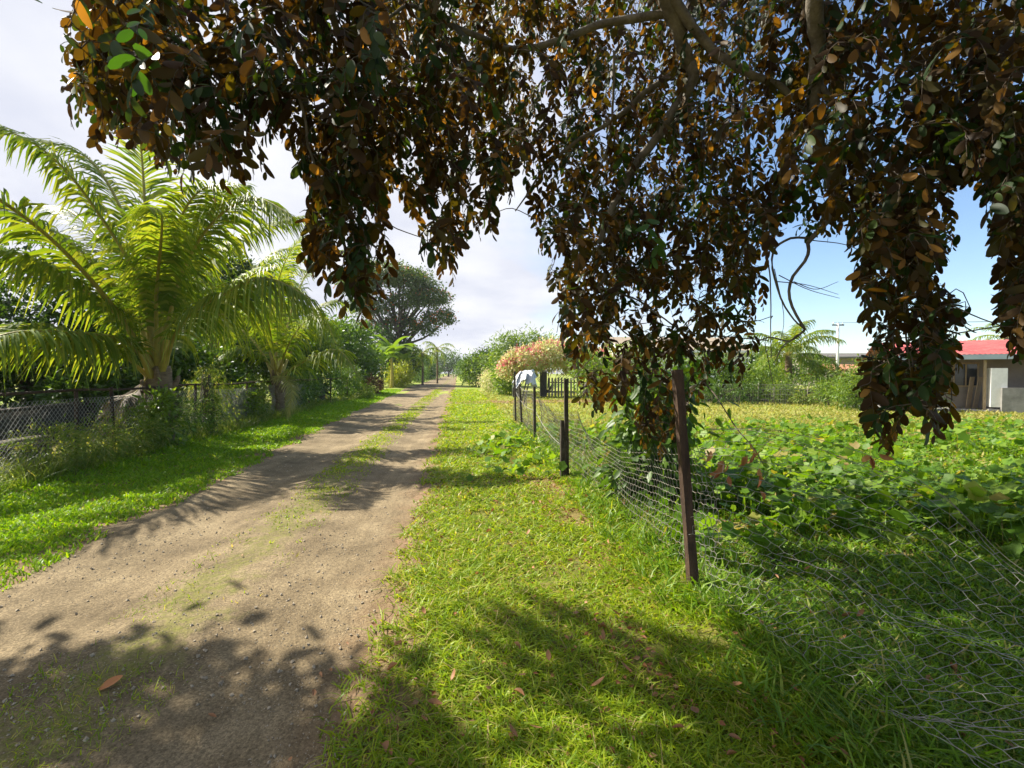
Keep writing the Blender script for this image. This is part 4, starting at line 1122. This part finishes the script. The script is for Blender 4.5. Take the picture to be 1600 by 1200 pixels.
# single fallen leaves
CURL = leaf_template(5, .7, -.28, wid=.5)
proto = None
spots = []
while len(spots) < 150:
    y_ = 1.55 + 5.5 * rng.uniform() ** 1.6
    x_ = rng.uniform(-.4, 2.9)
    spots.append((x_, y_, 'dry brown leaf lying in the grass right of the track', 'dry leaves fallen on the grass', .045))
for (px_, py_) in ((378, 872), (490, 1088), (338, 1113), (1030 // 2, 1046), (455, 1180), (608, 870), (350, 1055), (500, 1050), (545, 1010), (590, 985), (563, 940)):
    g_ = gp(px_, py_); spots.append((g_[0], g_[1], 'small dark brown leaf lying on the dirt track', 'dry leaves fallen on the track', .03))
for x_, y_, lab, grp, dz in spots:
    if proto is None:
        proto = [MB().inst(*leaf_template(5, f_, d_, wid=w_), np.eye(3)[None], np.zeros((1, 3))).build('fallen_leaf', M['litter']) for f_, d_, w_ in ((.7, -.28, .5), (1.5, .3, .45), (.4, -.6, .55), (2.2, -.2, .4))]
        todo = list(proto)
    if todo: o = todo.pop()
    else:
        o = proto[rng.integers(4)].copy(); COL.objects.link(o)
    s = rng.uniform(.032, .066) * (.8 if 'track' in grp and 'on the track' in grp else 1)
    o.scale = (s * rng.uniform(.8, 1.2), s, s * rng.uniform(.6, 1.4))
    o.location = (x_, y_, float(height(x_, y_)) + dz)
    o.rotation_euler = (rng.uniform(-.5, .5), rng.uniform(-.5, .5), rng.uniform(0, 6.28))
    tag(o, lab, 'leaf', grp)
g_ = gp(154, 1082)
o = MB().inst(*leaf_template(6, .35, -.1, wid=.55), np.eye(3)[None], np.zeros((1, 3))).build('fallen_leaf', M['orange_leaf'])
o.scale = (.1, .1, .1); o.location = (g_[0], g_[1], float(height(g_[0], g_[1])) + .02); o.rotation_euler = (.15, .2, -.7)
tag(o, 'bright orange leaf lying alone on the near left of the dirt track', 'leaf')

# ------------------------------------------------------------------ the star apple tree overhead
TB = np.array([3.4, -1.3, 0.0])
st = thing('star_apple_tree', 'large tree with copper-backed leaves hanging over the track from above', 'tree', TB)
crown0 = TB + [-.2, .4, 3.3]
MB().tube(curve([TB - [0, 0, .2], TB + [.1, .1, 1.6], crown0], 14), np.interp(np.linspace(0, 1, 14), [0, .15, 1], [.42, .30, .24]), 14).build('trunk', M['bark'], st)
LIMBS = [
    ([crown0, at(1080, -330, 3.0), at(1030, -60, 3.7), at(1062, 60, 4.0), at(1084, 122, 4.1), at(1028, 212, 4.2), at(965, 305, 4.2), at(938, 365, 4.2), at(946, 425, 4.2), at(934, 448, 4.25)], .105, .016),
    ([at(934, 448, 4.25), at(958, 490, 4.3), at(985, 525, 4.35), at(1030, 545, 4.4)], .014, .006),
    ([at(934, 448, 4.25), at(1000, 470, 4.35), at(1080, 520, 4.3), at(1200, 532, 4.1)], .014, .006),
    ([at(1075, 100, 4.1), at(1010, 145, 4.2), at(930, 200, 4.3), at(850, 265, 4.4), at(805, 330, 4.5)], .045, .008),
    ([at(1040, -20, 3.8), at(1100, 60, 3.9), at(1180, 120, 3.9), at(1260, 172, 3.9), at(1360, 215, 3.8), at(1450, 300, 3.6)], .06, .01),
    ([crown0, at(1330, -420, 2.6), at(1275, -60, 3.2), at(1273, 70, 3.5), at(1276, 170, 3.6), at(1284, 245, 3.7), at(1306, 296, 3.7), at(1296, 336, 3.7), at(1262, 380, 3.7)], .10, .024),
    ([at(1262, 380, 3.7), at(1264, 400, 3.7), at(1242, 438, 3.7), at(1240, 477, 3.7), at(1258, 515, 3.7)], .019, .013),
    ([at(1270, 372, 3.7), at(1232, 374, 3.7), at(1213, 397, 3.7), at(1217, 447, 3.7), at(1236, 492, 3.7), at(1258, 515, 3.7)], .014, .008),
    ([at(1258, 515, 3.7), at(1238, 532, 3.75), at(1210, 528, 3.8), at(1187, 532, 3.9)], .011, .006),
    ([at(1256, 518, 3.7), at(1235, 535, 3.7), at(1211, 564, 3.7)], .010, .004),
    ([at(1050, 20, 3.9), at(930, 40, 4.0), at(790, 76, 3.9), at(700, 40, 3.6), at(640, 10, 3.4), at(585, 45, 3.2)], .05, .01),
    ([at(790, 76, 3.9), at(800, 130, 4.1), at(790, 180, 4.2), at(830, 250, 4.4)], .02, .006),
    ([at(700, 40, 3.6), at(610, -70, 3.1), at(430, -90, 2.8), at(280, -60, 2.6), at(170, 20, 2.5)], .035, .008),
    ([at(430, -90, 2.8), at(430, 50, 2.8), at(470, 180, 2.9), at(500, 300, 3.0), at(545, 400, 3.1)], .018, .005),
    ([crown0, at(1700, -300, 2.2), at(1600, -40, 2.9), at(1570, 120, 3.1), at(1600, 300, 3.0)], .07, .01),
    ([at(1272, 120, 3.55), at(1360, 240, 3.5), at(1420, 380, 3.4), at(1410, 480, 3.35), at(1425, 600, 3.3)], .03, .004),
    ([at(1028, 212, 4.2), at(1110, 160, 4.2), at(1190, 160, 4.1)], .02, .006),
    ([at(960, 80, 4.1), at(955, 200, 4.2), at(905, 330, 4.3), at(885, 430, 4.4), at(870, 520, 4.5)], .018, .004),
    ([at(985, 250, 4.25), at(960, 340, 4.3), at(905, 330, 4.3), at(835, 358, 4.4)], .012, .005),
    ([at(1165, 110, 3.95), at(1165, 200, 4.0), at(1180, 320, 3.9), at(1200, 440, 3.8), at(1205, 560, 3.8)], .016, .004),
]
nodes, nrad = [], []
for pts, r0, r1 in LIMBS:
    L = sum(np.linalg.norm(np.asarray(pts[i + 1]) - pts[i]) for i in range(len(pts) - 1))
    n = max(12, int(L / .05))
    P = curve(pts, n)
    wob = np.stack([fbm(np.arange(n) * .12, q * 9.1, q, 3) - .5 for q in range(3)], 1) * .10 * np.sin(np.linspace(0, math.pi, n))[:, None]
    P = P + wob
    MB().tube(P, np.linspace(r0, r1, n) * .72 * (1 + .12 * (fbm(np.arange(n) * .5, 1.0, 3) - .5)), 8).build('limb', M['bark'], st)
    nodes.append(P[::2])
nodes = np.concatenate(nodes)

POLY = np.array([(-700, -1500), (60, -1400), (95, -400), (104, 0), (88, 110), (95, 185), (140, 245), (168, 262), (200, 228), (255, 275), (300, 300), (345, 312), (400, 300), (430, 258), (455, 228),
                 (476, 300), (470, 395), (492, 470), (560, 510), (603, 527), (610, 430), (604, 330), (616, 285), (640, 330), (655, 400), (690, 455), (715, 448), (732, 380), (776, 372), (800, 310),
                 (815, 250), (830, 350), (850, 425), (860, 500), (880, 560), (902, 630), (930, 650), (978, 650), (1005, 720), (1050, 715), (1075, 640), (1120, 605), (1165, 620), (1192, 520), (1205, 400),
                 (1230, 350), (1262, 395), (1318, 375), (1345, 480), (1330, 565), (1350, 660), (1365, 716), (1392, 705), (1412, 655), (1436, 640), (1446, 690), (1472, 690), (1492, 620), (1512, 520), (1522, 470), (1470, 440), (1466, 410), (1505, 385), (1482, 295),
                 (1530, 282), (1545, 360), (1562, 480), (1556, 560), (1600, 572), (1750, 560), (2400, -200), (2400, -1500)], float)
def inside(x, y):
    c = np.zeros(np.shape(x), bool)
    n = len(POLY)
    for i in range(n):
        x0, y0 = POLY[i]; x1, y1 = POLY[(i + 1) % n]
        if y0 == y1: continue
        c ^= ((y0 > y) != (y1 > y)) & (x < (x1 - x0) * (y - y0) / (y1 - y0) + x0)
    return c
def crown_depth(x): return np.interp(x, [90, 300, 480, 600, 750, 900, 1100, 1210, 1330, 1500, 1600], [2.45, 2.6, 2.9, 3.0, 3.8, 4.2, 4.2, 3.9, 3.3, 3.15, 2.8])
# leafy twigs hang inside the crown volume
sprays = []
def grow(a, h, L, k=9):
    s_ = np.linspace(0, 1, k)
    flat = rng.uniform(.6, 1.25)
    dirs = norm(h[None] * (1.0 - s_[:, None] * .9) * flat + np.array([0, 0, -1.0]) * (.12 + 1.2 * s_[:, None]) + rng.normal(size=3) * .15 + rng.normal(size=(k, 3)) * .06)
    return np.concatenate([[a], a + np.cumsum(dirs * L / k, 0)])
def ok(P):
    px_, py_, dd = proj(P)
    return inside(px_, py_).all() and P[-1, 2] > .55
def try_sprays(n, xr, yr, dl, dh, lmin=.3, lmax=.75, scale=1.0):
    x = rng.uniform(*xr, n); y = rng.uniform(*yr, n)
    d = crown_depth(x) * (1 + rng.uniform(dl, dh, n))
    for i in range(n):
        a = at(x[i], y[i], d[i])
        if a[2] < .9: continue
        az = rng.uniform(0, 2 * math.pi)
        h = np.array([math.cos(az), math.sin(az), 0])
        L = rng.uniform(lmin, lmax)
        P = grow(a, h, L)
        if not ok(P): continue
        sprays.append((P, h, scale))
        for _ in range(rng.integers(0, 3)):                 # side shoots
            az += rng.choice([-1, 1]) * rng.uniform(.6, 1.4)
            h2 = np.array([math.cos(az), math.sin(az), 0])
            Q = grow(P[rng.integers(2, 7)], h2, L * rng.uniform(.35, .65))
            if ok(Q): sprays.append((Q, h2, scale * .92))
try_sprays(880, (80, 1620), (-60, 720), -.10, .32)
try_sprays(400, (80, 900), (-60, 330), -.05, .30)
try_sprays(130, (90, 275), (-60, 280), .55, 1.0)          # far side of the crown over the track
try_sprays(520, (850, 1620), (-60, 420), -.1, .6)
try_sprays(290, (850, 1210), (300, 720), -.08, .25, .25, .5)
try_sprays(200, (1320, 1520), (330, 720), -.08, .22, .2, .45)
try_sprays(160, (470, 780), (230, 520), -.06, .15, .2, .42)
try_sprays(240, (1500, 1640), (150, 580), -.06, .25, .22, .45)
try_sprays(300, (880, 1210), (-60, 470), .3, 1.0)
try_sprays(230, (560, 860), (-60, 220), .45, 1.2)
try_sprays(420, (0, 1900), (-900, -40), -.1, .6)
print('sprays', len(sprays))
anch = np.array([s[0][0] for s in sprays])
# connect every spray to the nearest wood already grown
dist = np.array([np.min(((nodes - a) ** 2).sum(1)) for a in anch])
order = np.argsort(dist)
NP = list(nodes)
tw = MB()
buf = np.zeros((len(nodes) + len(sprays) * 16, 3)); cnt = len(nodes); buf[:cnt] = nodes
for i in order:
    P, h, sc = sprays[i]
    a = P[0]
    q = buf[:cnt]
    dv_ = q - a
    cost = (dv_ ** 2).sum(1) + .6 * np.maximum(0, -(dv_[:, 2])) ** 2
    j = int(np.argmin(cost))
    s0 = q[j].copy()
    m_ = (s0 + a) / 2 + np.array([0, 0, .12]) * np.linalg.norm(a - s0) + rng.normal(size=3) * .03
    n = max(3, int(np.linalg.norm(a - s0) / .06) + 2)
    n = min(n, 9)
    C_ = curve([s0, m_, a], n)
    r_ = .0035 + .003 * min(1.2, np.linalg.norm(a - s0))
    tw.tube(C_, np.linspace(r_, .003, n), 4, False)
    tw.tube(P, np.linspace(.003, .0014, len(P)), 3, False)
    add = np.concatenate([C_[1:], P[1:6:2]])
    buf[cnt:cnt + len(add)] = add; cnt += len(add)
tw.build('twigs', M['dark_bark'], st)

def spray_leaves(sel, base_size=.100, green_only=False):
    A, Nn, S, T = [], [], [], []
    for P, h, sc in sel:
        L = np.linalg.norm(np.diff(P, axis=0), axis=1).sum()
        n = max(5, int(L / .034))
        C_ = curve(P, n)
        D = norm(np.gradient(C_, axis=0))
        b_ = norm(np.cross(D, h) + 1e-4)
        out = norm((P[0] - np.array([2.0, 0.0, 1.5])) * [1, 1, .3])
        n0 = np.cross(b_, D)
        if (n0[len(n0) // 2] @ (out + np.array([0, 0, .6]))) < 0: n0 = -n0
        if rng.uniform() < .12: n0 = -n0
        sg = np.where(np.arange(n) % 2, 1, -1)[:, None]
        t_ = np.linspace(0, 1, n)[:, None]
        ax = norm(sg * b_ * (1 - .5 * t_) + D * (.35 + .6 * t_) + np.array([0, 0, -.28]) + rng.normal(size=(n, 3)) * .18)
        nr = n0 + rng.normal(size=(n, 3)) * .30 + [0, 0, .25]
        keep = rng.uniform(size=n) > .12
        A.append(ax[keep]); Nn.append(nr[keep]); T.append(C_[keep])
        S.append((base_size * sc * rng.uniform(.55, 1.25, n) * np.interp(np.linspace(0, 1, n), [0, .3, .8, 1], [.75, 1.05, 1, .55]))[keep])
    A, Nn, S, T = map(np.concatenate, (A, Nn, S, T))
    print('leaves', len(T))
    return MB().inst(*OVAL, frames(A, Nn, S), T)
# foliage split by the side of the crown it hangs on
left = [s for s in sprays if s[0][0][0] < -.4]
mid_ = [s for s in sprays if -.4 <= s[0][0][0] < 2.4]
right = [s for s in sprays if s[0][0][0] >= 2.4]
for sel in (left, mid_, right):
    spray_leaves(sel).build('foliage', M['star_leaf'], st)
# unseen rest of the crown, spread overhead and behind to block sky light
foliage([(2.6, -2.8, 4.7, 4.4, 2.8, 1.4), (-1.2, -2.4, 4.9, 2.2, 1.8, 1.1), (6.4, -.6, 4.3, 2.6, 2.2, 1.5), (1.5, -.6, 5.6, 3.0, 1.2, .9), (3.4, 2.2, 5.1, 2.2, 1.3, .6), (6.0, 2.6, 5.4, 2.2, 1.5, .8), (.6, 1.8, 4.9, 2.0, 1.1, .5), (3.0, 4.6, 6.8, 2.4, 1.4, .6), (6.4, 4.8, 7.4, 2.6, 1.6, .7), (8.6, 1.6, 4.8, 1.8, 1.8, 1.0)], 19000, .15, OVAL, per=24).build('upper_crown', M['star_leaf'], st)
# a few fresh green leaf tufts
fresh = []
for (x_, y_, d_, n_, sc) in ((222, 10, 2.0, 1, .95), (1000, 340, 3.6, 2, 1.1), (1025, 375, 3.6, 2, 1.0), (205, 60, 2.0, 1, 1.0), (760, 150, 3.4, 1, .9)):
    for _ in range(n_):
        a = at(x_ + rng.normal() * 6, y_ + rng.normal() * 6, d_)
        h = norm(rng.normal(size=3) * [1, 1, 0])
        s = np.linspace(0, 1, 6)[:, None]
        fresh.append((a + h * s * .10 + np.array([0, 0, -1.0]) * s * .16, h, sc))
spray_leaves(fresh, .10).build('young_leaves', M['star_leaf_fresh'], st)
# bare dangling twig with dead leaves right of the near post
mb = MB()
mb.tube(curve([at(1100, 598, 3.9), at(1118, 618, 3.6), at(1150, 668, 3.3), at(1178, 700, 3.2), at(1192, 725, 3.15)], 14), np.linspace(.006, .0025, 14), 5)
mb.build('bare_twig', M['dark_bark'], st)
for (a, b_, c_) in (((1195, 535, 3.9), (1208, 600, 3.8), (1203, 575, 3.8)), ((1217, 430, 3.7), (1262, 452, 3.6), (1312, 466, 3.5)), ((1240, 440, 3.7), (1275, 452, 3.7), (1310, 440, 3.6)), ((1210, 420, 3.9), (1225, 500, 3.9), (1210, 560, 3.9)), ((1215, 440, 3.8), (1260, 445, 3.7), (1310, 460, 3.6)), ((1265, 375, 3.7), (1330, 385, 3.6), (1380, 420, 3.5))):
    MB().tube(curve([at(*a), at(*b_), at(*c_)], 10), np.linspace(.004, .0015, 10), 4).build('bare_twig', M['dark_bark'], st)
A, Nn, S, T = [], [], [], []
for (x_, y_, d_, n_) in ((1125, 718, 3.4, 5), (1130, 740, 3.4, 4), (1178, 712, 3.15, 6), (1185, 742, 3.15, 4), (1362, 712, 3.3, 5)):
    for _ in range(n_):
        T.append(at(x_ + rng.normal() * 6, y_ + rng.normal() * 8, d_)); A.append(norm(rng.normal(size=3) * .5 + [0, 0, -1.0])); Nn.append(rand_dirs(1)[0]); S.append(rng.uniform(.06, .095))
MB().inst(*leaf_template(4, .6, .3, wid=.5), frames(np.array(A), np.array(Nn), np.array(S)), np.array(T)).build('dead_leaves', M['dead_leaf'], st)

# ------------------------------------------------------------------ humid air
m, t, out, N = mat('haze')
pv = N('ShaderNodeVolumePrincipled')
pv.inputs['Color'].default_value = (.90, .93, 1.0, 1)
pv.inputs['Density'].default_value = .0003
pv.inputs['Anisotropy'].default_value = .2
t.links.new(pv.outputs[0], out.inputs['Volume'])
stuff(MB().box((0, 240, 9.5), (1300, 920, 25)).build('haze', m, smooth=False))
